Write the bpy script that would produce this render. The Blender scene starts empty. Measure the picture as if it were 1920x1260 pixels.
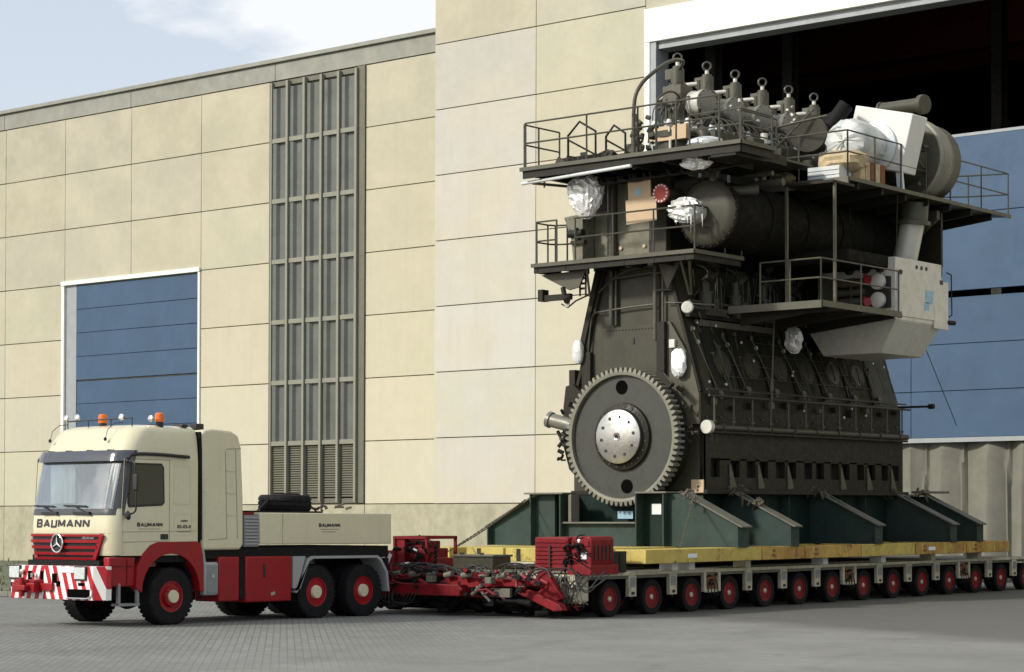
import bpy, bmesh, math, random
from mathutils import Vector, Matrix
random.seed(7)
R = math.radians
scene = bpy.context.scene
COL = scene.collection

# ---------------------------------------------------------------- camera
TH, PITCH, ROLL = R(38.9), 0.0128, 0.0028
cam_d = bpy.data.cameras.new('camera')
cam = bpy.data.objects.new('camera', cam_d); COL.objects.link(cam)
cam_d.sensor_width = 36.0; cam_d.lens = 75.0
cam_d.shift_y = 0.1593
cam_d.clip_start = 0.5; cam_d.clip_end = 3000
fw = Vector((-math.sin(TH), math.cos(TH), 0)); rt = Vector((math.cos(TH), math.sin(TH), 0)); upv = Vector((0, 0, 1))
f3 = fw*math.cos(PITCH)+upv*math.sin(PITCH); u3 = upv*math.cos(PITCH)-fw*math.sin(PITCH)
r4 = rt*math.cos(ROLL)+u3*math.sin(ROLL); u4 = u3*math.cos(ROLL)-rt*math.sin(ROLL)
m = Matrix((r4, u4, -f3)).transposed().to_4x4()
m.translation = Vector((26.14, -35.66, 1.87))
cam.matrix_world = m
scene.camera = cam
scene.render.resolution_x, scene.render.resolution_y = 1024, 672

# ---------------------------------------------------------------- light
SUN_AZ, SUN_EL = R(-27), R(31)          # azimuth from -Y towards -X
sdir = Vector((math.sin(SUN_AZ)*math.cos(SUN_EL), -math.cos(SUN_AZ)*math.cos(SUN_EL), math.sin(SUN_EL)))
sd = bpy.data.lights.new('sun', 'SUN'); sd.energy = 2.6; sd.angle = R(6); sd.color = (1.0, 0.955, 0.86)
sun = bpy.data.objects.new('sun', sd); COL.objects.link(sun)
sun.rotation_euler = (-sdir).to_track_quat('-Z', 'Y').to_euler()
sun.location = sdir*80
world = bpy.data.worlds.new('World'); scene.world = world; world.use_nodes = True
wn, wl = world.node_tree.nodes, world.node_tree.links
wn.clear()
out = wn.new('ShaderNodeOutputWorld')
sky = wn.new('ShaderNodeTexSky'); sky.sky_type = 'NISHITA'; sky.sun_disc = False
sky.sun_elevation = SUN_EL; sky.sun_rotation = math.atan2(sdir.x, sdir.y)
sky.air_density = 1.0; sky.dust_density = 2.0
b1 = wn.new('ShaderNodeBackground'); b1.inputs[1].default_value = 0.12
wl.new(sky.outputs[0], b1.inputs[0])
b2 = wn.new('ShaderNodeBackground'); b2.inputs[0].default_value = (0.95, 0.97, 1.0, 1); b2.inputs[1].default_value = 0.74
tc = wn.new('ShaderNodeTexCoord')
mp = wn.new('ShaderNodeMapping'); mp.inputs['Scale'].default_value = (1.0, 1.0, 2.6)
mp.inputs['Location'].default_value = (0.0211, 0.356, -1.862)
nz = wn.new('ShaderNodeTexNoise'); nz.inputs['Scale'].default_value = 3.4; nz.inputs['Detail'].default_value = 8; nz.inputs['Roughness'].default_value = 0.55
cr = wn.new('ShaderNodeValToRGB'); cr.color_ramp.elements[0].position = 0.47; cr.color_ramp.elements[1].position = 0.535
cr.color_ramp.elements[0].color = (0.50, 0.50, 0.50, 1); cr.color_ramp.elements[1].color = (1, 1, 1, 1)
wl.new(tc.outputs['Generated'], mp.inputs[0]); wl.new(mp.outputs[0], nz.inputs[0]); wl.new(nz.outputs[0], cr.inputs[0])
mx = wn.new('ShaderNodeMixShader')
wl.new(cr.outputs[0], mx.inputs[0]); wl.new(b1.outputs[0], mx.inputs[1]); wl.new(b2.outputs[0], mx.inputs[2]); wl.new(mx.outputs[0], out.inputs[0])
scene.view_settings.view_transform = 'Standard'; scene.view_settings.look = 'None'
scene.view_settings.gamma = 1.0; scene.view_settings.use_curve_mapping = False
scene.view_settings.exposure = 0.45
scene.render.engine = 'CYCLES'

# ---------------------------------------------------------------- materials
MAT = {}
def mat(name, col, rough=0.6, metal=0.0, var=0.15, vscale=2.0, col2=None, mixs=0.0, mscale=1.2,
        bump=0.0, bscale=40.0, grime=0.0, gscale=(3, 3, 0.5), gcol=(0.05, 0.045, 0.03), objcol=False, coat=0.0, spec=0.5, wear=0.0, wcol=(0.25, 0.1, 0.04), wscale=9.0):
    """paint / concrete / metal with tonal noise, streaky grime and edge wear patches"""
    if name in MAT: return MAT[name]
    M = bpy.data.materials.new(name); M.use_nodes = True
    N, L = M.node_tree.nodes, M.node_tree.links
    bs = N['Principled BSDF']
    bs.inputs['Roughness'].default_value = rough; bs.inputs['Metallic'].default_value = metal
    bs.inputs['Specular IOR Level'].default_value = spec
    if coat: bs.inputs['Coat Weight'].default_value = coat; bs.inputs['Coat Roughness'].default_value = 0.08
    geo = N.new('ShaderNodeNewGeometry'); pos = geo.outputs['Position']
    def noise(scale, detail=5, rough=0.6, vec=None, s3=None):
        n = N.new('ShaderNodeTexNoise'); n.inputs['Scale'].default_value = scale
        n.inputs['Detail'].default_value = detail; n.inputs['Roughness'].default_value = rough
        v = vec or pos
        if s3:
            mm = N.new('ShaderNodeMapping'); mm.inputs['Scale'].default_value = s3; L.new(v, mm.inputs[0]); v = mm.outputs[0]
        L.new(v, n.inputs['Vector']); return n.outputs[0]
    def mixc(fac, a, b, mode='MIX'):
        k = N.new('ShaderNodeMix'); k.data_type = 'RGBA'; k.blend_type = mode
        for s, v in ((k.inputs[0], fac), (k.inputs[6], a), (k.inputs[7], b)):
            if isinstance(v, (int, float)): s.default_value = v
            elif isinstance(v, tuple): s.default_value = (*v[:3], 1)
            else: L.new(v, s)
        return k.outputs[2]
    def ramp(sock, lo, hi, a=0.0, b=1.0):
        r_ = N.new('ShaderNodeMapRange'); r_.inputs[1].default_value = lo; r_.inputs[2].default_value = hi
        r_.inputs[3].default_value = a; r_.inputs[4].default_value = b; L.new(sock, r_.inputs[0]); return r_.outputs[0]
    c = tuple(col)
    if objcol:
        oi = N.new('ShaderNodeObjectInfo'); c = mixc(1.0, c, oi.outputs['Color'], 'MULTIPLY')
    if col2: c = mixc(ramp(noise(mscale, 4), 0.42, 0.62), c, col2) if mixs == 0 else mixc(ramp(noise(mscale, 4), 0.42, 0.62, 0, mixs), c, col2)
    if var:
        f = ramp(noise(vscale, 6, 0.65), 0.3, 0.7, 1-var, 1+var*0.6)
        k = N.new('ShaderNodeVectorMath'); k.operation = 'SCALE'
        if isinstance(c, tuple):
            k.inputs[0].default_value = c
        else: L.new(c, k.inputs[0])
        L.new(f, k.inputs['Scale']); c = k.outputs[0]
    if grime:
        c = mixc(ramp(noise(1.0, 6, 0.7, s3=gscale), 0.5, 0.75, 0, grime), c, gcol)
    if wear:
        c = mixc(ramp(noise(wscale, 8, 0.7), 0.56, 0.64, 0, wear), c, wcol)
    if isinstance(c, tuple): bs.inputs['Base Color'].default_value = (*c, 1)
    else: L.new(c, bs.inputs['Base Color'])
    if rough < 0.9:
        L.new(ramp(noise(vscale*3, 4), 0.3, 0.7, max(0.04, rough*0.75), min(1, rough*1.3)), bs.inputs['Roughness'])
    if bump:
        b = N.new('ShaderNodeBump'); b.inputs['Strength'].default_value = bump; b.inputs['Distance'].default_value = 0.01
        L.new(noise(bscale, 5), b.inputs['Height']); L.new(b.outputs[0], bs.inputs['Normal'])
    MAT[name] = M; return M

m_dullsilver = mat('dull_silver_cover', (0.22, 0.215, 0.18), 0.4, metal=0.3, var=0.2, vscale=5)
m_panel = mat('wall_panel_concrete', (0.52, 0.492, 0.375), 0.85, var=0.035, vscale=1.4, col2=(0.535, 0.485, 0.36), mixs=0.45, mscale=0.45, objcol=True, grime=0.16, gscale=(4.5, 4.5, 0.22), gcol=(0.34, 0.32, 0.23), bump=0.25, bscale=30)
m_joint = mat('joint_sealant', (0.30, 0.285, 0.20), 0.9, var=0.1)
m_plinth = mat('plinth_concrete', (0.40, 0.375, 0.27), 0.9, var=0.2, vscale=2.5, grime=0.5, gscale=(0.8, 0.8, 0.35), gcol=(0.17, 0.16, 0.12), bump=0.6, bscale=20)
m_parapet = mat('parapet_metal', (0.27, 0.27, 0.23), 0.7, var=0.15, vscale=1.0, grime=0.3, gscale=(0.6, 0.6, 0.3), gcol=(0.17, 0.16, 0.11))
m_white = mat('white_painted_steel', (0.78, 0.78, 0.72), 0.5, var=0.06)
m_greysteel = mat('grey_painted_steel', (0.30, 0.32, 0.33), 0.5, var=0.12)
m_blue = mat('blue_door_paint', (0.052, 0.096, 0.165), 0.5, spec=0.25, var=0.12, vscale=0.7, grime=0.18, gscale=(1.5, 1.5, 0.25), gcol=(0.05, 0.07, 0.1))
m_louv = mat('window_frame_metal', (0.125, 0.122, 0.088), 0.6, var=0.12, vscale=1.5)
m_louvlight = mat('window_fin_metal', (0.225, 0.225, 0.175), 0.55, var=0.1)
m_pane = mat('ribbed_window_pane', (0.115, 0.125, 0.11), 0.32, var=0.25, vscale=0.8, grime=0.3, gscale=(6, 6, 0.4), gcol=(0.05, 0.05, 0.035))
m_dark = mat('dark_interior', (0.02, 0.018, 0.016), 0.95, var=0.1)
m_recshade = mat('shaded_receiver_paint', (0.011, 0.0105, 0.008), 0.8, spec=0.12, var=0.4, vscale=2)  # near-black colour that paints deep shade onto the receivers
m_black = mat('black_rubber', (0.009, 0.009, 0.009), 0.75, spec=0.2, var=0.3, vscale=8)
m_tyre = mat('tyre_rubber', (0.010, 0.010, 0.011), 0.8, spec=0.2, var=0.3, vscale=6, grime=0.3, gscale=(5, 5, 5), gcol=(0.026, 0.025, 0.022))
m_red = mat('red_vehicle_paint', (0.28, 0.006, 0.012), 0.4, spec=0.3, var=0.12, coat=0.15, grime=0.4, gscale=(4, 4, 1.6), gcol=(0.10, 0.03, 0.022))
m_redworn = mat('worn_red_paint', (0.19, 0.007, 0.012), 0.5, spec=0.25, var=0.3, vscale=5, grime=0.6, gscale=(4, 4, 3), gcol=(0.05, 0.02, 0.018), wear=0.4, wcol=(0.09, 0.04, 0.03))
m_cream = mat('cream_vehicle_paint', (0.62, 0.58, 0.40), 0.32, var=0.03, coat=0.6, grime=0.16, gscale=(5, 5, 0.6), gcol=(0.33, 0.30, 0.19))
m_creamdirty = mat('dirty_cream_paint', (0.50, 0.47, 0.35), 0.6, var=0.2, vscale=6, grime=0.6, gscale=(5, 5, 3), gcol=(0.12, 0.11, 0.085), wear=0.35, wcol=(0.12, 0.08, 0.05))
m_eng = mat('olive_engine_paint', (0.050, 0.048, 0.032), 0.42, spec=0.32, var=0.2, vscale=2.2, grime=0.3, gscale=(2, 2, 1.0), gcol=(0.04, 0.038, 0.028))
m_eng2 = mat('dark_shaded_engine_paint', (0.022, 0.021, 0.015), 0.5, spec=0.2, var=0.25, vscale=3, grime=0.35, gscale=(3, 3, 2), gcol=(0.022, 0.02, 0.016))  # olive darkened to paint in near-side shade; also used on dark fittings
m_engl = mat('light_engine_paint', (0.085, 0.082, 0.058), 0.42, spec=0.4, var=0.2, vscale=4, grime=0.25, gscale=(4, 4, 2), gcol=(0.05, 0.045, 0.03))
m_engf = mat('lit_olive_paint', (0.17, 0.165, 0.12), 0.5, spec=0.3, var=0.25, vscale=4, grime=0.4, gscale=(5, 5, 3), gcol=(0.05, 0.045, 0.03))  # olive lightened to paint daylight onto the boxes between the galleries
m_surr = mat('windscreen_rubber', (0.05, 0.055, 0.06), 0.3, var=0.1)
m_pipe = mat('pipe_paint', (0.062, 0.060, 0.043), 0.4, spec=0.4, var=0.2, vscale=5)
m_steel = mat('machined_steel', (0.52, 0.51, 0.48), 0.32, metal=0.85, var=0.12, vscale=6)
m_teeth = mat('gear_tooth_steel', (0.185, 0.18, 0.14), 0.5, metal=0.1, var=0.15, vscale=6)
m_fly = mat('flywheel_face', (0.040, 0.042, 0.034), 0.45, metal=0.1, var=0.15, vscale=3)
m_silver = mat('silver_lagging', (0.60, 0.59, 0.53), 0.42, metal=0.2, var=0.12, vscale=4, grime=0.25, gscale=(4, 4, 3), gcol=(0.2, 0.19, 0.15))
m_foil = mat('aluminium_foil', (0.88, 0.88, 0.86), 0.32, metal=0.4, var=0.08, vscale=10, bump=1.0, bscale=18)
m_wrap = mat('white_plastic_wrap', (0.62, 0.62, 0.58), 0.4, var=0.08, vscale=4, bump=0.8, bscale=9, col2=(0.55, 0.66, 0.74), mixs=0.6, mscale=2.2)
m_card = mat('cardboard_sheet', (0.56, 0.42, 0.27), 0.85, var=0.08)
m_green = mat('green_cradle_paint', (0.024, 0.046, 0.041), 0.55, spec=0.3, var=0.3, vscale=1.6, col2=(0.03, 0.052, 0.035), mixs=0.5, mscale=1.3, grime=0.35, gscale=(2, 2, 1.2), gcol=(0.05, 0.05, 0.05))
m_greend = mat('shaded_green_paint', (0.008, 0.022, 0.017), 0.6, spec=0.2, var=0.25, vscale=2)  # cradle green darkened to paint shade into the recessed bays
m_flange = mat('weathered_flange', (0.13, 0.125, 0.10), 0.6, var=0.2, vscale=4)
m_yellow = mat('worn_yellow_paint', (0.50, 0.40, 0.10), 0.6, var=0.2, vscale=3, grime=0.5, gscale=(2.2, 3.5, 1.5), gcol=(0.26, 0.15, 0.04), wear=0.6, wcol=(0.16, 0.07, 0.025), wscale=4.5)
m_yellow2 = mat('rusty_yellow_paint', (0.50, 0.34, 0.08), 0.7, var=0.3, vscale=4, col2=(0.36, 0.19, 0.05), mscale=2.0, grime=0.8, gscale=(2.2, 4.0, 1.2), gcol=(0.20, 0.09, 0.025), wear=0.9, wcol=(0.10, 0.04, 0.02), wscale=6)
m_grey = mat('grey_steel_box', (0.22, 0.23, 0.235), 0.5, var=0.15)
m_greycab = mat('silver_grey_paint', (0.33, 0.34, 0.33), 0.4, var=0.08)
m_visor = mat('dark_sun_visor', (0.035, 0.042, 0.055), 0.12, var=0.1, coat=1.0)
m_amber = mat('amber_lens', (0.75, 0.16, 0.02), 0.25, var=0.1)
m_chrome = mat('chrome', (0.75, 0.75, 0.75), 0.12, metal=1.0, var=0.03)
m_hole = mat('open_hole_dark', (0.004, 0.004, 0.004), 1.0, var=0, spec=0.0)
m_lamp = mat('headlamp_glass', (0.70, 0.75, 0.74), 0.15, metal=0.3, var=0.25, vscale=14)
m_sign = mat('sign_print_black', (0.015, 0.015, 0.017), 0.5, var=0)
m_label = mat('white_paper', (0.72, 0.75, 0.76), 0.7, var=0.08)
m_bluep = mat('pale_blue_plastic', (0.30, 0.48, 0.58), 0.5, var=0.2, vscale=8)
m_hose = mat('rubber_hose', (0.018, 0.018, 0.017), 0.55, var=0.2)
m_wood = mat('crate_wood', (0.50, 0.40, 0.24), 0.8, var=0.25, vscale=7)
m_chain = mat('dark_lashing_steel', (0.09, 0.075, 0.055), 0.7, var=0.3, vscale=8)
m_rust = mat('rusty_steel', (0.22, 0.085, 0.03), 0.8, var=0.35, vscale=6)
m_curt = mat('canvas_curtain', (0.165, 0.163, 0.132), 0.85, var=0.2, vscale=1.2, grime=0.5, gscale=(2.5, 2.5, 0.15), gcol=(0.12, 0.11, 0.08), bump=0.4, bscale=12)
m_leaf = mat('weed_leaves', (0.06, 0.085, 0.03), 0.8, var=0.4, vscale=3)
m_beamred = mat('crane_girder_red', (0.12, 0.012, 0.01), 0.6, var=0.15)
m_kerb = mat('kerb_stone', (0.20, 0.195, 0.175), 0.9, var=0.25, vscale=3)

def glass_mat(name, tint, rough=0.03, trans=0.75):
    M = bpy.data.materials.new(name); M.use_nodes = True
    N, L = M.node_tree.nodes, M.node_tree.links; bs = N['Principled BSDF']
    bs.inputs['Base Color'].default_value = (*tint, 1); bs.inputs['Roughness'].default_value = rough
    bs.inputs['Transmission Weight'].default_value = trans; bs.inputs['IOR'].default_value = 1.5
    bs.inputs['Specular IOR Level'].default_value = 1.0
    MAT[name] = M; return M
m_glass = glass_mat('side_window_glass', (0.012, 0.014, 0.015), 0.03, 0.0)
m_lens = glass_mat('headlight_glass', (0.85, 0.9, 0.9), 0.05, 0.6)

def wind_mat():
    # coated windscreen: strong sky reflection over a tinted pane
    M = bpy.data.materials.new('windscreen_glass'); M.use_nodes = True
    N, L = M.node_tree.nodes, M.node_tree.links; bs = N['Principled BSDF']
    bs.inputs['Base Color'].default_value = (0.66, 0.80, 0.84, 1); bs.inputs['Roughness'].default_value = 0.02
    bs.inputs['Transmission Weight'].default_value = 1.0; bs.inputs['IOR'].default_value = 1.6
    bs.inputs['Coat Weight'].default_value = 1.0; bs.inputs['Coat IOR'].default_value = 2.3
    MAT['windscreen_glass'] = M; return M
m_wind = wind_mat()

def stripe_mat(name, xc, period, slope):
    M = bpy.data.materials.new(name); M.use_nodes = True
    N, L = M.node_tree.nodes, M.node_tree.links; bs = N['Principled BSDF']
    g = N.new('ShaderNodeNewGeometry'); sx = N.new('ShaderNodeSeparateXYZ'); L.new(g.outputs['Position'], sx.inputs[0])
    def mth(op, a, b=None):
        k = N.new('ShaderNodeMath'); k.operation = op
        for i, v in enumerate((a, b)):
            if v is None: continue
            if isinstance(v, (int, float)): k.inputs[i].default_value = v
            else: L.new(v, k.inputs[i])
        return k.outputs[0]
    d = mth('ABSOLUTE', mth('SUBTRACT', sx.outputs[0], xc))
    v = mth('FRACT', mth('DIVIDE', mth('ADD', d, mth('MULTIPLY', sx.outputs[2], slope)), period))
    s = mth('GREATER_THAN', v, 0.5)
    k = N.new('ShaderNodeMix'); k.data_type = 'RGBA'; L.new(s, k.inputs[0])
    k.inputs[6].default_value = (0.80, 0.78, 0.74, 1); k.inputs[7].default_value = (0.42, 0.012, 0.02, 1)
    L.new(k.outputs[2], bs.inputs['Base Color']); bs.inputs['Roughness'].default_value = 0.35
    MAT[name] = M; return M
m_stripe = stripe_mat('red_white_warning_stripes', -5.45, 0.235, 0.33)

def ground_mat():
    M = bpy.data.materials.new('yard_pavement'); M.use_nodes = True
    N, L = M.node_tree.nodes, M.node_tree.links; bs = N['Principled BSDF']
    g = N.new('ShaderNodeNewGeometry'); pos = g.outputs['Position']
    def mathn(op, a, b=None, c=None):
        k = N.new('ShaderNodeMath'); k.operation = op
        for i, v in enumerate((a, b, c)):
            if v is None: continue
            if isinstance(v, (int, float)): k.inputs[i].default_value = v
            else: L.new(v, k.inputs[i])
        return k.outputs[0]
    def noise(scale, detail=5, s3=(1, 1, 1), rough=0.6):
        mm = N.new('ShaderNodeMapping'); mm.inputs['Scale'].default_value = s3; L.new(pos, mm.inputs[0])
        n = N.new('ShaderNodeTexNoise'); n.inputs['Scale'].default_value = scale; n.inputs['Detail'].default_value = detail
        n.inputs['Roughness'].default_value = rough; L.new(mm.outputs[0], n.inputs[0]); return n.outputs[0]
    def rng(s, a, b, c=0.0, d=1.0):
        k = N.new('ShaderNodeMapRange'); k.inputs[1].default_value = a; k.inputs[2].default_value = b; k.inputs[3].default_value = c; k.inputs[4].default_value = d
        L.new(s, k.inputs[0]); return k.outputs[0]
    def mixc(f, a, b):
        k = N.new('ShaderNodeMix'); k.data_type = 'RGBA'
        for s, v in ((k.inputs[0], f), (k.inputs[6], a), (k.inputs[7], b)):
            if isinstance(v, (int, float)): s.default_value = v
            elif isinstance(v, tuple): s.default_value = (*v, 1)
            else: L.new(v, s)
        return k.outputs[2]
    mm = N.new('ShaderNodeMapping'); mm.inputs['Rotation'].default_value = (0, 0, R(45)); L.new(pos, mm.inputs[0])
    br = N.new('ShaderNodeTexBrick'); L.new(mm.outputs[0], br.inputs[0])
    br.inputs['Scale'].default_value = 1.0; br.inputs['Brick Width'].default_value = 0.22; br.inputs['Row Height'].default_value = 0.115
    br.inputs['Mortar Size'].default_value = 0.010; br.inputs['Mortar Smooth'].default_value = 0.4; br.inputs['Bias'].default_value = 0.0
    br.inputs['Color1'].default_value = (0.185, 0.19, 0.178, 1); br.inputs['Color2'].default_value = (0.245, 0.25, 0.235, 1); br.inputs['Mortar'].default_value = (0.125, 0.127, 0.115, 1)
    conc = mixc(rng(noise(6, 7), 0.3, 0.7), (0.17, 0.172, 0.16), (0.235, 0.235, 0.215))
    conc = mixc(rng(noise(90, 3), 0.35, 0.65), conc, (0.27, 0.27, 0.255))
    sep = N.new('ShaderNodeSeparateXYZ'); L.new(pos, sep.inputs[0])
    # pavers fade out into the smoother slabs of the yard towards the gate
    wob = mathn('MULTIPLY', mathn('SUBTRACT', noise(0.25, 4), 0.5), 5.0)
    pm = rng(mathn('ADD', mathn('ADD', sep.outputs[0], mathn('MULTIPLY', sep.outputs[1], 0.15)), wob), -1.0, 6.0)
    base = mixc(pm, br.outputs[0], conc)
    # big tonal patches
    k = N.new('ShaderNodeVectorMath'); k.operation = 'SCALE'; L.new(base, k.inputs[0])
    L.new(mathn('MULTIPLY', rng(noise(0.35, 5, (1, 1, 1)), 0.3, 0.7, 0.70, 0.96), rng(noise(2.2, 6, (0.25, 1.6, 1)), 0.3, 0.7, 0.93, 1.06)), k.inputs['Scale']); base = k.outputs[0]
    # faint tyre tracks sweeping through the yard and darker damp scuffs
    wv = mathn('ADD', mathn('ADD', sep.outputs[0], mathn('MULTIPLY', sep.outputs[1], 0.35)), mathn('MULTIPLY', noise(0.12, 3), 9.0))
    trk = mathn('MULTIPLY', rng(mathn('SINE', mathn('MULTIPLY', wv, 2.1)), 0.80, 0.97), rng(noise(0.5, 6, (1, 0.3, 1)), 0.45, 0.62))
    base = mixc(mathn('MULTIPLY', trk, 0.30), base, (0.10, 0.10, 0.092))
    base = mixc(mathn('MULTIPLY', rng(noise(9, 6), 0.56, 0.66), 0.28), base, (0.11, 0.11, 0.10))
    base = mixc(mathn('MULTIPLY', rng(noise(25, 4), 0.60, 0.68), 0.4), base, (0.34, 0.34, 0.32))
    # soft-edged darker grey-brown zone beside the trailer
    edge = mathn('ADD', mathn('ADD', mathn('MULTIPLY', sep.outputs[0], 0.43), sep.outputs[1]), mathn('MULTIPLY', mathn('SUBTRACT', noise(0.6, 5), 0.5), 1.6))
    dm = rng(edge, 0.5, 2.3)
    base2 = mixc(mathn('MULTIPLY', dm, 0.80), base, (0.088, 0.088, 0.076))
    oil = mathn('MULTIPLY', rng(noise(1.3, 6), 0.60, 0.72), 0.35)
    base3 = mixc(oil, base2, (0.08, 0.08, 0.07))
    L.new(base3, bs.inputs['Base Color']); bs.inputs['Roughness'].default_value = 0.85
    b = N.new('ShaderNodeBump'); b.inputs['Strength'].default_value = 0.5; b.inputs['Distance'].default_value = 0.008
    L.new(mathn('ADD', mathn('MULTIPLY', mathn('MULTIPLY', br.outputs['Fac'], mathn('SUBTRACT', 1.0, pm)), -1.0), noise(60, 4)), b.inputs['Height'])
    L.new(b.outputs[0], bs.inputs['Normal'])
    return M
m_ground = ground_mat()
m_grass = mat('rough_verge', (0.14, 0.145, 0.095), 0.95, var=0.3, vscale=1.5, col2=(0.085, 0.10, 0.045), mscale=0.8, bump=1.0, bscale=14)

# ---------------------------------------------------------------- mesh helpers
GR = 0.008       # the yard rises gently towards the hall
def gz(y): return GR*min(max(y, 0.0), 30.0)

class MB:
    def __init__(s): s.v = []; s.f = []
    def add(s, vs, fs):
        b = len(s.v); s.v += [tuple(p) for p in vs]; s.f += [tuple(i+b for i in q) for q in fs]; return s
    def box(s, x0, x1, y0, y1, z0, z1):
        if x0 > x1: x0, x1 = x1, x0
        if y0 > y1: y0, y1 = y1, y0
        if z0 > z1: z0, z1 = z1, z0
        return s.add([(x0,y0,z0),(x1,y0,z0),(x1,y1,z0),(x0,y1,z0),(x0,y0,z1),(x1,y0,z1),(x1,y1,z1),(x0,y1,z1)],
              [(0,3,2,1),(4,5,6,7),(0,1,5,4),(1,2,6,5),(2,3,7,6),(3,0,4,7)])
    def obox(s, c, size, rot):
        """oriented box; rot = Matrix 3x3 or euler tuple"""
        M = rot if isinstance(rot, Matrix) else Matrix.Rotation(rot[2], 3, 'Z') @ Matrix.Rotation(rot[1], 3, 'Y') @ Matrix.Rotation(rot[0], 3, 'X')
        h = [a/2 for a in size]; b = MB().box(-h[0], h[0], -h[1], h[1], -h[2], h[2])
        return s.add([Vector(c)+M@Vector(p) for p in b.v], b.f)
    def bar(s, p0, p1, w, h, upd=(0, 0, 1)):
        """rectangular bar from p0 to p1"""
        p0, p1 = Vector(p0), Vector(p1); d = (p1-p0); L = d.length; d.normalize()
        u = Vector(upd); x = d.cross(u)
        if x.length < 1e-4: x = d.cross(Vector((0, 1, 0)))
        x.normalize(); z = x.cross(d)
        M = Matrix((x, d, z)).transposed()
        return s.obox((p0+p1)/2, (w, L, h), M)
    def cyl(s, p0, p1, r, n=16, r2=None, cap=True):
        p0, p1 = Vector(p0), Vector(p1); r2 = r if r2 is None else r2
        d = (p1-p0).normalized(); a = d.orthogonal().normalized(); b = d.cross(a)
        vs = []
        for i in range(n):
            t = 2*math.pi*i/n; o = a*math.cos(t)+b*math.sin(t); vs += [p0+o*r, p1+o*r2]
        fs = [(2*i, 2*((i+1) % n), 2*((i+1) % n)+1, 2*i+1) for i in range(n)]
        if cap: fs += [tuple(2*i for i in range(n))[::-1], tuple(2*i+1 for i in range(n))]
        return s.add(vs, fs)
    def tube(s, pts, r, n=8):
        pts = [Vector(p) for p in pts]; rings = []; prev = None
        for i, p in enumerate(pts):
            if i == 0: d = pts[1]-p
            elif i == len(pts)-1: d = p-pts[-2]
            else: d = (pts[i+1]-p).normalized()+(p-pts[i-1]).normalized()
            if d.length < 1e-6: d = Vector((0, 0, 1))
            d.normalize()
            if prev is None: a = d.orthogonal().normalized()
            else:
                a = prev-d*prev.dot(d)
                a = a.normalized() if a.length > 1e-5 else d.orthogonal().normalized()
            prev = a; b = d.cross(a)
            rings.append([p+(a*math.cos(2*math.pi*k/n)+b*math.sin(2*math.pi*k/n))*r for k in range(n)])
        vs = [q for rg in rings for q in rg]; fs = []
        for i in range(len(pts)-1):
            for k in range(n):
                fs.append((i*n+k, i*n+(k+1) % n, (i+1)*n+(k+1) % n, (i+1)*n+k))
        fs += [tuple(range(n))[::-1], tuple(range((len(pts)-1)*n, len(pts)*n))]
        return s.add(vs, fs)
    def lathe(s, prof, c, axis, n=32, cap=True):
        """prof: list of (r, h) along axis through c"""
        d = Vector(axis).normalized(); a = d.orthogonal().normalized(); b = d.cross(a); c = Vector(c); vs = []; fs = []
        for i in range(n):
            t = 2*math.pi*i/n; o = a*math.cos(t)+b*math.sin(t)
            vs += [c+d*h+o*r for r, h in prof]
        m_ = len(prof)
        for i in range(n):
            j = (i+1) % n
            for k in range(m_-1):
                fs.append((i*m_+k, j*m_+k, j*m_+k+1, i*m_+k+1))
        if cap and prof[0][0] > 1e-4: fs.append(tuple(i*m_ for i in range(n)))
        if cap and prof[-1][0] > 1e-4: fs.append(tuple(i*m_+m_-1 for i in range(n))[::-1])
        return s.add(vs, fs)
    def prism(s, poly, ax, d0, d1):
        """poly of 2D points extruded along axis ax ('x': (y,z), 'y': (x,z), 'z': (x,y))"""
        def P(p, d): return {'x': (d, p[0], p[1]), 'y': (p[0], d, p[1]), 'z': (p[0], p[1], d)}[ax]
        n = len(poly); vs = [P(p, d0) for p in poly]+[P(p, d1) for p in poly]
        fs = [tuple(range(n)), tuple(range(2*n-1, n-1, -1))]+[(i, i+n, (i+1) % n+n, (i+1) % n) for i in range(n)]
        return s.add(vs, fs)
    def build(s, name, material, parent=None, bevel=0.0, smooth=True, seg=2, org=None, rev=False):
        off = Vector(org) if org is not None else (Vector(parent['_o']) if parent is not None else Vector((0, 0, 0)))
        me = bpy.data.meshes.new(name)
        me.from_pydata([tuple(Vector(p)-off) for p in s.v], [], s.f); me.validate()
        bm = bmesh.new(); bm.from_mesh(me); bmesh.ops.remove_doubles(bm, verts=bm.verts, dist=1e-5)
        bmesh.ops.recalc_face_normals(bm, faces=bm.faces); bm.to_mesh(me); bm.free()
        me.materials.append(material)
        if smooth:
            me.polygons.foreach_set('use_smooth', [True]*len(me.polygons)); me.set_sharp_from_angle(angle=R(38))
        o = bpy.data.objects.new(name, me); COL.objects.link(o)
        if parent is not None:
            o.parent = parent; o['_o'] = tuple(off)
        else: o['_o'] = tuple(off)
        if bevel:
            b = o.modifiers.new('bevel', 'BEVEL'); b.width = bevel; b.segments = seg; b.limit_method = 'ANGLE'; b.angle_limit = R(40)
        return o

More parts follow.
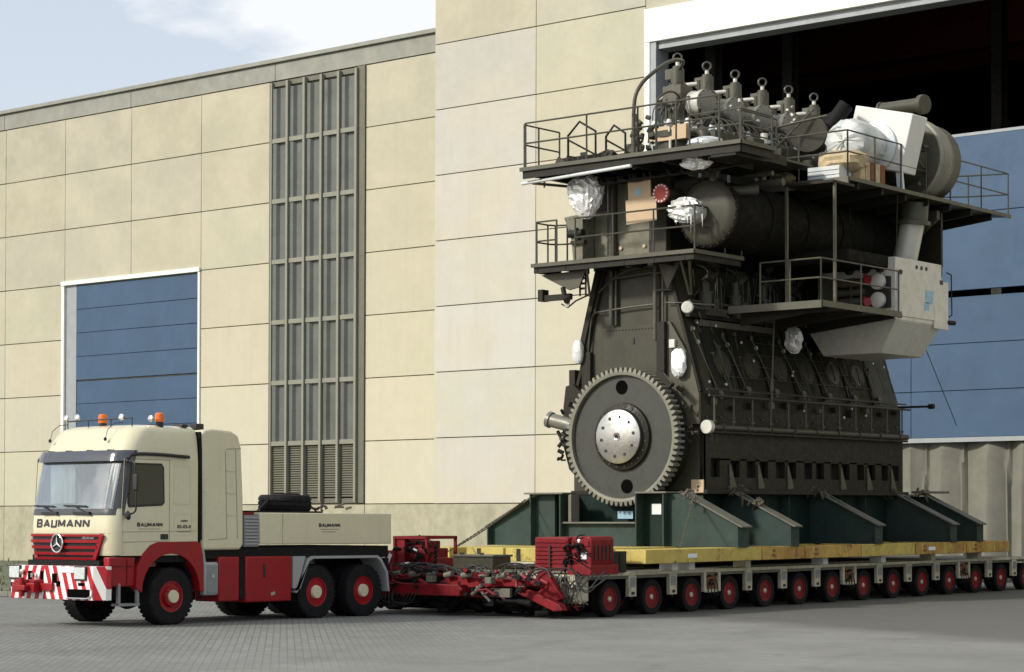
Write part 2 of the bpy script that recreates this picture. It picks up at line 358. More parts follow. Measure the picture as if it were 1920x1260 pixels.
def tag(o, label=None, cat=None, group=None, kind=None):
    if label: o['label'] = label
    if cat: o['category'] = cat
    if group: o['group'] = group
    if kind: o['kind'] = kind
    return o
def thing(name, label, cat, o=(0, 0, 0), group=None, tilt=False):
    """Empty at the thing's base; parts are given in yard coordinates and shifted by it.
    tilt=True: the thing stands on the trailer, which follows the grade of the yard."""
    e = bpy.data.objects.new(name, None); COL.objects.link(e); e.empty_display_size = 0.3
    e.location = o; e['_o'] = tuple(o)
    if tilt:
        e.rotation_euler = (math.atan(GR), 0, 0); e.location = (o[0], o[1], o[2]+GR*o[1])
    return tag(e, label, cat, group)
def solo(mb, name, material, label, cat, o, group=None, tilt=False, **k):
    """a thing that is one mesh"""
    ob = mb.build(name, material, org=o, **k); ob.location = o
    if tilt: ob.rotation_euler = (math.atan(GR), 0, 0); ob.location = (o[0], o[1], o[2]+GR*o[1])
    return tag(ob, label, cat, group)
def copy_tree(o, parent=None):
    c = o.copy(); COL.objects.link(c)
    if parent is not None: c.parent = parent
    for ch in list(o.children): copy_tree(ch, c)
    return c
def text_mb(txt, size, origin, xdir, zdir, width=None, bold=0.0, depth=0.004, shear=0.0):
    cu = bpy.data.curves.new('lettering', 'FONT'); cu.body = txt; cu.size = size; cu.extrude = depth; cu.offset = bold; cu.shear = shear
    cu.align_x = 'CENTER'; cu.align_y = 'CENTER'; cu.resolution_u = 3
    ob = bpy.data.objects.new('lettering', cu); COL.objects.link(ob)
    dg = bpy.context.evaluated_depsgraph_get(); me = bpy.data.meshes.new_from_object(ob.evaluated_get(dg))
    xs = [v.co.x for v in me.vertices]; w = max(xs)-min(xs); k = (width/w) if width else 1.0
    x, z = Vector(xdir).normalized(), Vector(zdir).normalized(); y = x.cross(z)*-1
    nrm = x.cross(z)
    mb = MB(); mb.add([Vector(origin)+x*v.co.x*k+z*v.co.y+nrm*v.co.z*1.0 for v in me.vertices], [tuple(p.vertices) for p in me.polygons])
    bpy.data.objects.remove(ob); bpy.data.curves.remove(cu); bpy.data.meshes.remove(me)
    return mb
def arc(c, r, a0, a1, n, u=(1, 0, 0), w=(0, 0, 1)):
    c, u, w = Vector(c), Vector(u), Vector(w)
    return [c+u*r*math.cos(a0+(a1-a0)*i/n)+w*r*math.sin(a0+(a1-a0)*i/n) for i in range(n+1)]
def smooth_path(pts, n=6):
    """Catmull-Rom through pts"""
    P = [Vector(p) for p in pts]; P = [P[0]*2-P[1]]+P+[P[-1]*2-P[-2]]; o = []
    for i in range(1, len(P)-2):
        a, b, c, d = P[i-1:i+3]
        for k in range(n):
            t = k/n; o.append(0.5*((2*b)+(c-a)*t+(2*a-5*b+4*c-d)*t*t+(3*b-a-3*c+d)*t**3))
    o.append(P[-2]); return o
def foil_mb(c, size, seed, n=14, amp=0.16, drop=0.0):
    """crumpled wrapped lump"""
    rnd = random.Random(seed); vs = []; fs = []; m_ = n*2
    for i in range(n+1):
        ph = math.pi*i/n
        for j in range(m_):
            t = 2*math.pi*j/m_; k = 1+rnd.uniform(-amp, amp) if 0 < i < n else 1
            ca, sa = math.cos(t), math.sin(t)
            sx = abs(ca)**0.8*(1 if ca > 0 else -1); sy = abs(sa)**0.8*(1 if sa > 0 else -1)
            z = math.cos(ph); tp = 1-drop*(1-z)/2
            vs.append((c[0]+size[0]*sx*max(0.0, math.sin(ph))**0.7*k*tp, c[1]+size[1]*sy*max(0.0, math.sin(ph))**0.7*k*tp, c[2]+size[2]*z*(1+rnd.uniform(-amp, amp)*0.4)))
    for i in range(n):
        for j in range(m_):
            fs.append((i*m_+j, i*m_+(j+1) % m_, (i+1)*m_+(j+1) % m_, (i+1)*m_+j))
    return MB().add(vs, fs)
# ================================================================ GROUND
g = MB(); ys = [-900, -60, 0, 8, 16, 24, 30, 80, 900]; xs = [-900, -60, 0, 60, 900]
gv = [(x, y, gz(y)) for y in ys for x in xs]
gf = [(j*5+i, j*5+i+1, (j+1)*5+i+1, (j+1)*5+i) for j in range(8) for i in range(4)]
go = g.add(gv, gf).build('yard_pavement', m_ground); tag(go, kind='structure')
vg = MB(); nx, ny = 60, 14; rv = random.Random(3)
vv = [(-90+76*i/nx, -0.38+25.2*j/ny, 0.05+gz(-0.38+25.2*j/ny)+(rv.uniform(0, 0.05) if 0 < j else 0.02)) for j in range(ny+1) for i in range(nx+1)]
vf = [(j*(nx+1)+i, j*(nx+1)+i+1, (j+1)*(nx+1)+i+1, (j+1)*(nx+1)+i) for j in range(ny) for i in range(nx)]
tag(vg.add(vv, vf).build('verge', m_grass), kind='structure')
kb = thing('kerb', 'long low stone kerb between the paved yard and the rough verge', 'kerb', (-14, -0.55, 0))
kseg = MB().box(-15.0, -14.02, -0.62, -0.42, 0.0, 0.13).build('kerb_stone', m_kerb, kb, bevel=0.012)
for i in range(1, 60):
    c = kseg.copy(); COL.objects.link(c); c.parent = kb; c.location = (-1.0*i, 0, 0.002*(i % 3))
wd = MB(); rw = random.Random(11)
for i in range(2600):
    x = rw.uniform(-62, -14.5); y = -0.35+24.8*rw.random()**1.6
    s_ = rw.uniform(0.05, 0.16)*(1.8 if rw.random() < 0.12 else 1); z = 0.08+gz(y)
    for k in range(3):
        a = rw.uniform(0, 6.28); dx, dy = math.cos(a)*s_*0.35, math.sin(a)*s_*0.35
        wd.add([(x-dy*0.3, y+dx*0.3, z), (x+dy*0.3, y-dx*0.3, z), (x+dx, y+dy, z+s_)], [(0, 1, 2)])
wo = wd.build('grass', m_leaf, smooth=False); tag(wo, 'rough grass and weeds growing on the verge behind the kerb', 'grass', kind='stuff')

# ================================================================ LEFT HALL  (facade plane Y = 25)
YL, YR = 25.0, 24.0
ROWZ = [2.72+2.43*k for k in range(8)]          # 2.72 .. 19.73
JG = 0.017
def hue(r):
    return random.Random(r)
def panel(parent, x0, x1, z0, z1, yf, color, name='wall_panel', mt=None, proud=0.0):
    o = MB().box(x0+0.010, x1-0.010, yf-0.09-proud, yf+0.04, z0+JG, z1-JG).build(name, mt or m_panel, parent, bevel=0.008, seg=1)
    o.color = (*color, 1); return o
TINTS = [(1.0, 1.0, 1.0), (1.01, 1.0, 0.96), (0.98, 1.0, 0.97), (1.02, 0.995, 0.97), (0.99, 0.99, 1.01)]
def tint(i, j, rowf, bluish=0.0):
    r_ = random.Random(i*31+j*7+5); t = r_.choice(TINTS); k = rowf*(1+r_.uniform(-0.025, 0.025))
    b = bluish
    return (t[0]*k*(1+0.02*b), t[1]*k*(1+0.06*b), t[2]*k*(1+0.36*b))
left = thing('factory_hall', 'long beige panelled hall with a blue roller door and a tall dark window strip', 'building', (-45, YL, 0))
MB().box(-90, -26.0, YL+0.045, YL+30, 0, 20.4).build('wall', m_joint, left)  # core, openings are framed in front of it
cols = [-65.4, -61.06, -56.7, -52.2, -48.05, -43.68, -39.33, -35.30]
def rowf(j): return 0.78+0.24*min(1, (7-j)/6.0)**1.4  # upper rows tinted darker, painting in the light falloff up the facade
for i in range(len(cols)-1):
    x0, x1 = cols[i], cols[i+1]
    for j in range(7):
        z0, z1 = ROWZ[j], ROWZ[j+1]
        if i in (4, 5) and j <= 3:
            continue
        cf = rowf(j)*(0.89+0.11*min(1, max(0, (i-2)/5.0)))  # left columns tinted darker too, for the same painted falloff
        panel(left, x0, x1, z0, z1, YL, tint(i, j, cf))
    if i not in (4, 5): panel(left, x0, x1, 0.0, 2.72, YL, (1, 1, 1), 'plinth_panel', m_plinth, proud=0.01)
for j in range(7):
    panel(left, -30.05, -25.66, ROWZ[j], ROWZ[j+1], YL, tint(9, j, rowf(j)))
panel(left, -30.05, -25.66, 0.0, 2.72, YL, (1, 1, 1), 'plinth_panel', m_plinth, proud=0.01)
panel(left, -35.30, -30.05, 0.0, 2.72, YL, (1, 1, 1), 'plinth_panel', m_plinth, proud=0.02)
for (a, b) in ((-90, -65.4),):
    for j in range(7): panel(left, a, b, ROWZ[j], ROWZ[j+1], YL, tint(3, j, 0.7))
pp = [-90, -65.4, -52.3, -43.7, -35.0, -25.66]
for a, b in zip(pp, pp[1:]):
    panel(left, a, b, 19.73, 20.46, YL, (1, 1, 1), 'parapet_panel', m_parapet, proud=0.03)
MB().box(-90, -25.66, YL-0.24, YL+0.35, 20.46, 20.62).build('roof_coping', m_parapet, left, bevel=0.01)
# --- blue sectional door
dr = MB(); ZT = 12.44
dr.box(-48.20, -48.02, YL-0.16, YL+0.02, 0, ZT); dr.box(-39.45, -39.33, YL-0.16, YL+0.02, 0, ZT)
dr.box(-48.20, -39.33, YL-0.20, YL+0.03, ZT-0.05, ZT+0.13)
dfr = dr.build('door_frame', m_white, left, bevel=0.01)
MB().box(-48.02, -47.30, YL-0.05, YL+0.02, 0, ZT-0.01).build('door_guide', m_greysteel, dfr, bevel=0.01)
for k in range(12):
    z0 = 8.2+1.035*k if k < 4 else 8.2-1.035*(k-3)
    z1 = z0+1.035
    if z1 < 0.1: continue
    low = z0 < 8.1
    y = YL-0.075 if not low else YL-0.03
    MB().box(-47.28, -39.54, y, YL+0.03, max(0, z0)+0.008, min(z1, 12.36)-0.008-(0.05 if abs(z1-8.2) < 0.01 else 0)).build('door_panel', m_blue, dfr, bevel=0.012, seg=1)
# --- tall window strip
wx0, wx1 = -35.30, -30.05
win = MB(); 
win.box(wx0, wx0+0.16, YL-0.14, YL+0.03, 2.76, 19.70); win.box(wx1-0.40, wx1, YL-0.16, YL+0.03, 2.76, 19.72)
win.box(wx0+0.16, wx1-0.40, YL-0.10, YL+0.03, 19.5, 19.70); win.box(wx0+0.16, wx1-0.40, YL-0.10, YL+0.03, 2.76, 2.95)
wf = win.build('window', m_louv, left, bevel=0.01)
MB().box(wx0+0.16, wx1-0.40, YL+0.0, YL+0.035, 2.95, 19.5).build('window_backing', m_louv, wf)
ww = (wx1-0.40-wx0-0.16)/5
for c_ in range(6):
    x = wx0+0.16+ww*c_
    if c_ > 0: MB().box(x-0.06, x+0.06, YL-0.27, YL+0.0, 2.80, 19.66).build('window_fin', m_louvlight, wf, bevel=0.01)
    else: MB().box(x-0.02, x+0.06, YL-0.22, YL+0.0, 2.80, 19.66).build('window_fin', m_louvlight, wf, bevel=0.01)
for r_ in range(7):
    z0 = 2.95 if r_ == 0 else ROWZ[r_]; z1 = ROWZ[r_+1] if r_ < 6 else 19.5
    for c_ in range(5):
        xa, xb = wx0+0.16+ww*c_+0.06, wx0+0.16+ww*(c_+1)-0.06
        if r_ > 0:
            MB().box(xa, xb, YL-0.20, YL-0.001, z0-0.09, z0+0.09).build('window_rail', m_louvlight, wf, bevel=0.008, seg=1)
        if r_ == 0:
            MB().box(xa, xb, YL-0.03, YL-0.004, z0, z1-0.09).build('louvre_back', m_dark, wf)
            nsl = 22
            for q in range(nsl):
                zz = z0+0.06+(z1-0.16-z0)*q/nsl
                if c_ == 0 and q == 0:
                    sl0 = MB().add([(xa+0.01, YL-0.11, zz), (xb-0.01, YL-0.11, zz), (xb-0.01, YL-0.04, zz+0.085), (xa+0.01, YL-0.04, zz+0.085),
                               (xa+0.01, YL-0.12, zz+0.015), (xb-0.01, YL-0.12, zz+0.015), (xb-0.01, YL-0.05, zz+0.10), (xa+0.01, YL-0.05, zz+0.10)],
                              [(0,1,2,3),(4,7,6,5),(0,4,5,1),(1,5,6,2),(2,6,7,3),(3,7,4,0)]).build('slat', m_louv, wf, smooth=False)
                    sx, sz = xa, zz
                else:
                    cc = sl0.copy(); COL.objects.link(cc); cc.parent = wf; cc.location = (xa-sx, 0, zz-sz)
        else:
            # ribbed pane with a folded sheet return on its left
            p = MB(); nr = 9; pts = [(xa, YL-0.17), (xa+0.20, YL-0.15), (xa+0.30, YL-0.04)]
            for q in range(nr):
                xq = xa+0.32+(xb-xa-0.33)*q/(nr-1); pts.append((xq, YL-0.045-(0.02 if q % 2 else 0)))
            pts += [(xb, YL-0.004), (xa, YL-0.004)]
            p.prism(pts, 'z', z0+0.09, z1-0.09).build('window_pane', m_pane, wf)

# ================================================================ RIGHT HALL  (facade plane Y = 24)
OX0, OX1, OZT = -15.75, 3.2, 18.42
right = thing('assembly_hall', 'taller beige panelled hall with an open gateway behind the engine', 'building', (-20, YR, 0))
core = MB(); core.box(-25.65, OX0-0.02, YR+0.045, YR+0.55, 0, 34); core.box(OX1+0.02, 40, YR+0.045, YR+0.55, 0, 34); core.box(OX0-0.02, OX1+0.02, YR+0.045, YR+0.55, OZT+0.3, 34)
core.build('wall', m_joint, right)
inn = MB(); inn.box(-25.64, -25.3, YR+0.05, 70, 0, 34)
inn.build('side_wall', m_panel, right)
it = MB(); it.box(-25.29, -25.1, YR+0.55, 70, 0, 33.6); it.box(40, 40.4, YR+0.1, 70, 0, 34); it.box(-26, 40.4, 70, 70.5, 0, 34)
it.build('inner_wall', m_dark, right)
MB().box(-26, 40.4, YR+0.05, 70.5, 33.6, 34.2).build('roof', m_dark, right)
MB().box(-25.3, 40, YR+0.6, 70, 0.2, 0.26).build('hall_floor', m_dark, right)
RZ = [2.70+2.43*k for k in range(14)]
rc = [-25.65, -20.88, -16.10]
for i in range(2):
    for j in range(12):
        x1 = rc[i+1]
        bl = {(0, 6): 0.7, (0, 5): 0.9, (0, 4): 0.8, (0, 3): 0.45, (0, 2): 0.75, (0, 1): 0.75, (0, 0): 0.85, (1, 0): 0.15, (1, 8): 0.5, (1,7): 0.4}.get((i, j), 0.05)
        kf = min(1.0, 0.80+0.2*max(0, (8-j)/6.0))  # painted light falloff here as well: upper rows darker
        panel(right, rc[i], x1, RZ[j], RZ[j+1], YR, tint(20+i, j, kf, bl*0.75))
    panel(right, rc[i], rc[i+1], 0.0, RZ[0], YR, (1.08, 1.08, 1.08), 'plinth_panel', m_plinth, proud=0.01)
for i, (a, b) in enumerate(((-16.10, -11.3), (-11.3, -6.5), (-6.5, -1.7), (-1.7, 3.7))):
    for j in range(7, 12): 
        z0 = RZ[j] if j > 7 else OZT+1.17
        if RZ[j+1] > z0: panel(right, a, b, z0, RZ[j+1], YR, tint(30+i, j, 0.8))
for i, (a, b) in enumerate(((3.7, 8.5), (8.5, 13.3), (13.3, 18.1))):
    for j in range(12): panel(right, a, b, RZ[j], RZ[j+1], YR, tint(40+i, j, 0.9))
gfm = MB(); gfm.box(-16.08, 3.7, YR-0.22, YR+0.30, OZT, OZT+1.15); gfm.box(-16.08, -15.86, YR-0.20, YR+0.02, 0, OZT); gfm.box(3.3, 3.7, YR-0.20, YR+0.02, 0, OZT)
gf_ = gfm.build('gate_frame', m_white, right, bevel=0.015)
gj = MB(); gj.box(-15.86, -15.62, YR-0.16, YR+0.60, 0, OZT-0.002); gj.box(-15.60, 3.2, YR-0.05, YR+0.62, OZT-0.25, OZT-0.002)
gj.box(3.2, 3.3, YR-0.16, YR+0.6, 0, OZT-0.002)
gj.build('gate_jamb', m_greysteel, gf_, bevel=0.01)
# gate leaves hang half-way down, canvas curtain under them
def gate_leaf(x0, x1, z0, z1, y, n):
    h = (z1-z0)/n
    for k in range(n):
        nm = 4; w = (x1-x0)/nm
        for q in range(nm):
            MB().box(x0+w*q+0.006, x0+w*(q+1)-0.006, y, y+0.12, z0+h*k+0.008, z0+h*(k+1)-0.008).build('gate_panel', m_blue, right, bevel=0.01, seg=1)
gate_leaf(-15.5, 3.15, 9.18, 13.93, YR+0.10, 2)
gate_leaf(-15.5, 3.15, 4.66, 9.02, YR+0.34, 3)
MB().box(-15.5, 3.15, YR+0.10, YR+0.42, 13.93, 14.02).build('gate_top_rail', m_greysteel, right)
cu = MB(); nX = 260; x0, x1 = -15.5, 3.1; pv = []; rr = random.Random(4)
ph = [0]
for i in range(nX): ph.append(ph[-1]+0.19+0.05*math.sin(i*0.11))
rows = 12
for j in range(rows+1):
    z = 0.22+(4.64-0.22)*j/rows; t = 1-j/rows
    for i in range(nX+1):
        x = x0+(x1-x0)*i/nX
        w_ = (ph[i]*0.30+0.06*t) % 1.0; d = 0.34*abs(w_-0.5)*2*(0.8+0.3*t)-0.10*(w_ > 0.93)+math.sin(ph[i]*2.3+1.2*t)*0.03
        pv.append((x, YR+0.45+d, z))
pf = [(j*(nX+1)+i, j*(nX+1)+i+1, (j+1)*(nX+1)+i+1, (j+1)*(nX+1)+i) for j in range(rows) for i in range(nX)]
cuo = cu.add(pv, pf).build('gate_curtain', m_curt, right)
md = cuo.modifiers.new('cloth', 'SOLIDIFY'); md.thickness = 0.012
MB().box(-15.5, 3.1, YR+0.3, YR+0.62, 4.52, 4.66).build('curtain_rail', m_greysteel, right)
m_col = mat('hall_steel', (0.025, 0.025, 0.022), 0.8, var=0.2)
for x, y in ((-15.0, 26.2), (-13.6, 29.0), (-8.0, 34.0), (-2.0, 34.0), (4.0, 34.0)):
    MB().box(x-0.2, x+0.2, y, y+0.08, 0.26, 33.5).box(x-0.2, x+0.2, y+0.42, y+0.5, 0.26, 33.5).box(x-0.04, x+0.04, y+0.08, y+0.42, 0.26, 33.5).build('hall_column', m_col, right)
# overhead crane inside the hall
cr_ = thing('overhead_crane', 'dark red girder of an overhead crane high inside the open hall', 'crane', (5, 40, 20.2))
MB().box(-25.0, 39.9, 38.6, 39.3, 20.2, 22.6).build('girder', m_beamred, cr_)
MB().box(-25.0, 39.9, 41.6, 42.3, 20.2, 22.6).build('girder', m_beamred, cr_)
MB().box(2.0, 5.2, 38.2, 42.8, 22.65, 23.8).build('trolley', m_beamred, cr_, bevel=0.05)
# ================================================================ HEAVY HAULAGE TRUCK
TX, HWD = -5.30, 1.25
truck = thing('tractor_truck', 'cream and red heavy haulage truck with ballast box and striped front bumper', 'truck', (TX, -6.5, 0))
def lerp_tab(tab, z):
    if z <= tab[0][0]: return tab[0][1]
    for (a, b), (c, d) in zip(tab, tab[1:]):
        if z <= c: return b+(d-b)*(z-a)/(c-a)
    return tab[-1][1]
YF = [(1.22, -9.80), (1.5, -9.88), (1.8, -9.90), (2.1, -9.87), (3.0, -9.66), (3.2, -9.60), (3.45, -9.46), (3.62, -9.34), (3.70, -9.25), (3.755, -9.05)]
HW = [(1.22, 1.25), (3.05, 1.25), (3.3, 1.235), (3.55, 1.205), (3.68, 1.16), (3.755, 1.02)]
def yfront(x, z, r=0.26):
    h = lerp_tab(HW, z); a = min(abs(x), h); y = lerp_tab(YF, z)+0.07*(a/h)**2
    if a > h-r: y += r-math.sqrt(max(0, r*r-(a-h+r)**2))
    return y
YB = -7.78
def ring(z):
    h = lerp_tab(HW, z); r = 0.26; pts = [(-h, YB)]
    xs_ = [-h+r*(1-math.cos(R(90)*k/7)) for k in range(0, 8)]
    xs_ += [(-h+r)+(2*(h-r))*k/8 for k in range(1, 8)]
    xs_ += [-q for q in xs_[:8]][::-1]
    for q in xs_: pts.append((q, yfront(q, z)))
    pts.append((h, YB)); return [(TX+p[0], p[1], z) for p in pts]
zs = [1.31, 1.42, 1.5, 1.8, 2.1, 2.18, 2.4, 2.7, 3.0, 3.05, 3.2, 3.35, 3.45, 3.55, 3.62, 3.68, 3.72, 3.755]
vs = []; n_ = len(ring(1.31))
for z in zs: vs += ring(z)
fs = [(k*n_+i, k*n_+(i+1) % n_, (k+1)*n_+(i+1) % n_, (k+1)*n_+i) for k in range(len(zs)-1) for i in range(n_)
      if not (zs[k] >= 2.15 and zs[k+1] <= 3.06 and 5 <= i <= 17)]
fs += [tuple(range(n_)), tuple(range((len(zs)-1)*n_, len(zs)*n_))]
cab = MB().add(vs, fs).build('cab', m_cream, truck)
cab.data.set_sharp_from_angle(angle=R(50))
def front_patch(x0, x1, z0, z1, off, nx=20, nz=4, th=0.012, x0b=None, x1b=None):
    V = []; x0b = x0 if x0b is None else x0b; x1b = x1 if x1b is None else x1b
    for o in (off, off-th):
        for j in range(nz+1):
            t = j/nz; z = z0+(z1-z0)*t; a, b = x0b+(x0-x0b)*t, x1b+(x1-x1b)*t
            for i in range(nx+1):
                x = a+(b-a)*i/nx; h = lerp_tab(HW, z)-0.002
                xx = max(-h, min(h, x)); nrm = 0
                V.append((TX+xx+(0.5*o*(xx/h)**7), yfront(xx, z)-o, z))
    N = (nx+1)*(nz+1); F = []
    q = lambda i, j, l: l*N+j*(nx+1)+i
    for l in (0, 1):
        for j in range(nz):
            for i in range(nx): F.append((q(i, j, l), q(i+1, j, l), q(i+1, j+1, l), q(i, j+1, l)))
    for i in range(nx):
        F.append((q(i,0,0), q(i,0,1), q(i+1,0,1), q(i+1,0,0))); F.append((q(i,nz,0), q(i+1,nz,0), q(i+1,nz,1), q(i,nz,1)))
    for j in range(nz):
        F.append((q(0,j,0), q(0,j+1,0), q(0,j+1,1), q(0,j,1))); F.append((q(nx,j,0), q(nx,j,1), q(nx,j+1,1), q(nx,j+1,0)))
    return MB().add(V, F)
for a_, b_, c_, d_ in ((-1.245, 1.245, 2.06, 2.185), (-1.245, 1.245, 3.04, 3.12), (-1.245, -1.12, 2.185, 3.04), (1.10, 1.245, 2.185, 3.04)):
    front_patch(a_, b_, c_, d_, 0.014, th=0.02, nx=24 if b_-a_ > 1 else 8).build('windscreen_surround', m_surr, truck)
# cab interior behind the screen
ci = MB().box(TX-1.2, TX+1.2, -8.55, -8.45, 1.9, 3.1).box(TX-1.2, TX+1.2, -9.6, -8.5, 1.86, 1.93)
ci.build('cab_interior', m_black, truck)
MB().prism([(-9.72, 1.95), (-9.72, 2.22), (-9.55, 2.28), (-9.3, 2.2), (-9.3, 1.95)], 'x', TX-1.15, TX+1.15).build('dashboard', m_grey, truck, bevel=0.02)
m_blind = mat('cream_blind', (0.74, 0.72, 0.62), 0.8, var=0.06)
cb = MB(); cp = [(TX-0.98+0.035*k, -9.50+0.018*math.sin(k*1.3)) for k in range(21)]
cb.prism(cp+[(x, y+0.012) for x, y in cp[::-1]], 'z', 2.24, 3.03); cb.build('curtain', m_blind, truck)
cb = MB(); cp = [(TX+0.78+0.03*k, -9.48+0.02*math.sin(k*1.5)) for k in range(9)]
cb.prism(cp+[(x, y+0.012) for x, y in cp[::-1]], 'z', 2.24, 3.03); cb.build('curtain', m_blind, truck)
for sx in (-0.55, 0.5):
    MB().prism([(-8.95, 1.95), (-8.62, 2.0), (-8.55, 2.75), (-8.70, 2.8), (-8.85, 2.1)], 'x', TX+sx-0.25, TX+sx+0.25).build('seat', m_grey, truck, bevel=0.04)
MB().tube(arc((TX+0.5, -9.22, 2.22), 0.22, 0, 2*math.pi, 24, (1, 0, 0), (0, 0.6, 0.8)), 0.016, 8).build('steering_wheel', m_sign, truck)
ws = front_patch(-1.17, 1.13, 2.17, 3.06, 0.022, th=0.008).build('windscreen', m_wind, truck)
# blinds and seats seen through the glass as pale shapes on the reflecting pane
front_patch(-1.30, 1.30, 3.06, 3.26, 0.12, nz=5, th=0.13).build('sun_visor', m_visor, truck)
vt = MB()
for x in (-0.85, -0.3, 0.3, 0.85): vt.box(TX+x-0.02, TX+x+0.02, yfront(x, 3.27)-0.13, yfront(x, 3.27)+0.05, 3.255, 3.275)
vt.build('visor_bracket', m_sign, truck)
for x0_ in (-1.05, -0.12):
    w_ = MB(); y = yfront(x0_+0.5, 2.2)-0.05
    w_.bar((TX+x0_+0.0, yfront(x0_, 2.24)-0.05, 2.235), (TX+x0_+0.62, yfront(x0_+.62, 2.2)-0.05, 2.225), 0.022, 0.03)
    w_.bar((TX+x0_+0.30, y-0.01, 2.23), (TX+x0_+0.78, yfront(x0_+.78, 2.1)-0.03, 2.05), 0.018, 0.02)
    w_.box(TX+x0_+0.30, TX+x0_+0.75, y-0.03, y+0.02, 2.07, 2.12)
    w_.build('wiper', m_sign, truck)
front_patch(-1.22, 1.1, 1.715, 1.722, 0.004, nz=1, th=0.004).build('front_seam', m_joint, truck)
# lettering
def block_text(txt, h, w, place, s=0.19, gap=0.16, d=0.006):
    """heavy sans capitals from bars; place(u, v, k) maps letter plane metres to a point"""
    G = {'B': ([(0,0,0,1),(0,1,.62,1),(0,.5,.62,.5),(0,0,.66,0),(.68,.95,.68,.55),(.72,.45,.72,.05)], .72),
         'A': ([(0,0,.42,1),(.84,0,.42,1),(.16,.28,.68,.28)], .84), 'U': ([(0,1,0,.1),(.70,1,.70,.1),(0,0,.70,0)], .70),
         'M': ([(0,0,0,1),(.88,0,.88,1),(0.02,.98,.44,.15),(.86,.98,.44,.15)], .88), 'N': ([(0,0,0,1),(.74,0,.74,1),(.02,.97,.72,.03)], .74)}
    tot = sum(G[c][1]+s for c in txt)+gap*(len(txt)-1); kx = w/tot; mb = MB(); x = -tot/2
    for c in txt:
        for j, (a, b, e, f) in enumerate(G[c][0]):
            ua, va, ub, vb = x+s/2+a, (s/2+b*(1-s)), x+s/2+e, (s/2+f*(1-s))
            dx, dy = ub-ua, vb-va; L_ = math.hypot(dx, dy); ox, oy = (-dy/L_*s/2, dx/L_*s/2)
            if abs(dx) > 1e-6 and abs(dy) < 1e-6: ua -= s/2; ub += s/2*0.6
            t = d+0.0006*(j % 3)
            q = [(ua+ox, va+oy), (ub+ox, vb+oy), (ub-ox, vb-oy), (ua-ox, va-oy)]
            q = [(p[0], min(1, max(0, p[1]))) for p in q]
            n0 = 4; V = []; 
            for k in (t, 0.0):
                for p in q: V.append(place(p[0]*kx, (p[1]-0.5)*h, k))
            mb.add(V, [(0,1,2,3),(4,7,6,5),(0,4,5,1),(1,5,6,2),(2,6,7,3),(3,7,4,0)])
        x += G[c][1]+s+gap
    return mb
def side_text(t, y, z, width, size, bold=0.012, x=TX+HWD, name='lettering'):
    return text_mb(t, size, (x+0.004, y, z), (0, 1, 0), (0, 0, 1), width=width, bold=bold).build(name, m_sign, truck, smooth=False)
tm = block_text('BAUMANN', 0.165, 1.55, lambda u, v, k: (TX-0.17+u, yfront(-0.17+u, 1.905+v)-k, 1.905+v), s=0.235)
tm.build('lettering', m_sign, truck, smooth=False)
block_text('BAUMANN', 0.078, 0.62, lambda u, v, k: (TX+HWD+k, -8.98+u, 1.885+v), s=0.24).build('lettering', m_sign, truck, smooth=False)
side_text('83-03-0', -8.13, 1.845, 0.34, 0.09, 0.001)
side_text('HAMM', -8.13, 1.955, 0.17, 0.05, 0.0)
MB().box(TX+HWD+0.001, TX+HWD+0.004, -8.30, -7.96, 1.745, 1.755).box(TX+HWD+0.001, TX+HWD+0.004, -9.25, -8.72, 1.80, 1.807).build('fine_print', m_sign, truck)
# grille
gx0, gx1 = -1.24, 0.98
front_patch(gx0, gx1, 1.24, 1.70, 0.012, th=0.02, x0b=-1.0, x1b=0.70).build('grille_back', m_sign, truck)
gr = MB()
for k, (za, zb) in enumerate(((1.66, 1.705), (1.545, 1.60), (1.43, 1.485), (1.315, 1.37), (1.225, 1.27))):
    t = (za-1.24)/0.46; t = max(0, t); a = -1.0+(gx0+1.0)*t; b = 0.70+(gx1-0.70)*t
    o = front_patch(a, b, za, zb, 0.05, th=0.04, nz=2); o.build('grille_slat', m_red, truck)
for s_ in (0, 1):
    for a, b, c, d in (((gx0, 1.70, -1.0, 1.24)),) if s_ == 0 else (((gx1, 1.70, 0.70, 1.24)),):
        P0 = (TX+a, yfront(a, b)-0.04, b); P1 = (TX+c, yfront(c, d)-0.04, d)
        MB().bar(P0, P1, 0.10, 0.05, upd=(0, -1, 0)).build('grille_side', m_red, truck, bevel=0.01)
ec = Vector((TX-0.22, yfront(-0.22, 1.53)-0.085, 1.53))
em = MB(); ring_pts = arc(ec, 0.165, 0, 2*math.pi, 32); em.tube(ring_pts, 0.016, 8)
for a in (90, 210, 330):
    d = Vector((math.cos(R(a)), 0, math.sin(R(a)))); e = Vector((-d.z, 0, d.x))*0.026; y_ = Vector((0, 0.012, 0))
    em.add([ec-y_+e*0.9, ec-y_-e*0.9, ec-y_+d*0.158, ec+y_+e*0.9, ec+y_-e*0.9, ec+y_+d*0.158, ec-y_*2.2], [(0, 6, 2), (6, 1, 2), (3, 5, 4), (0, 2, 5, 3), (1, 4, 5, 2)])
em.build('star_emblem', m_chrome, truck)
MB().cyl(ec+Vector((0, 0.02, 0)), ec+Vector((0, 0.05, 0)), 0.155, 28).build('emblem_disc', m_sign, truck)
text_mb('Actros', 0.075, (TX+0.62, yfront(0.62, 1.635)-0.06, 1.635), (1, 0, 0), (0, 0, 1), width=0.34, shear=0.3).build('model_lettering', m_chrome, truck, smooth=False)
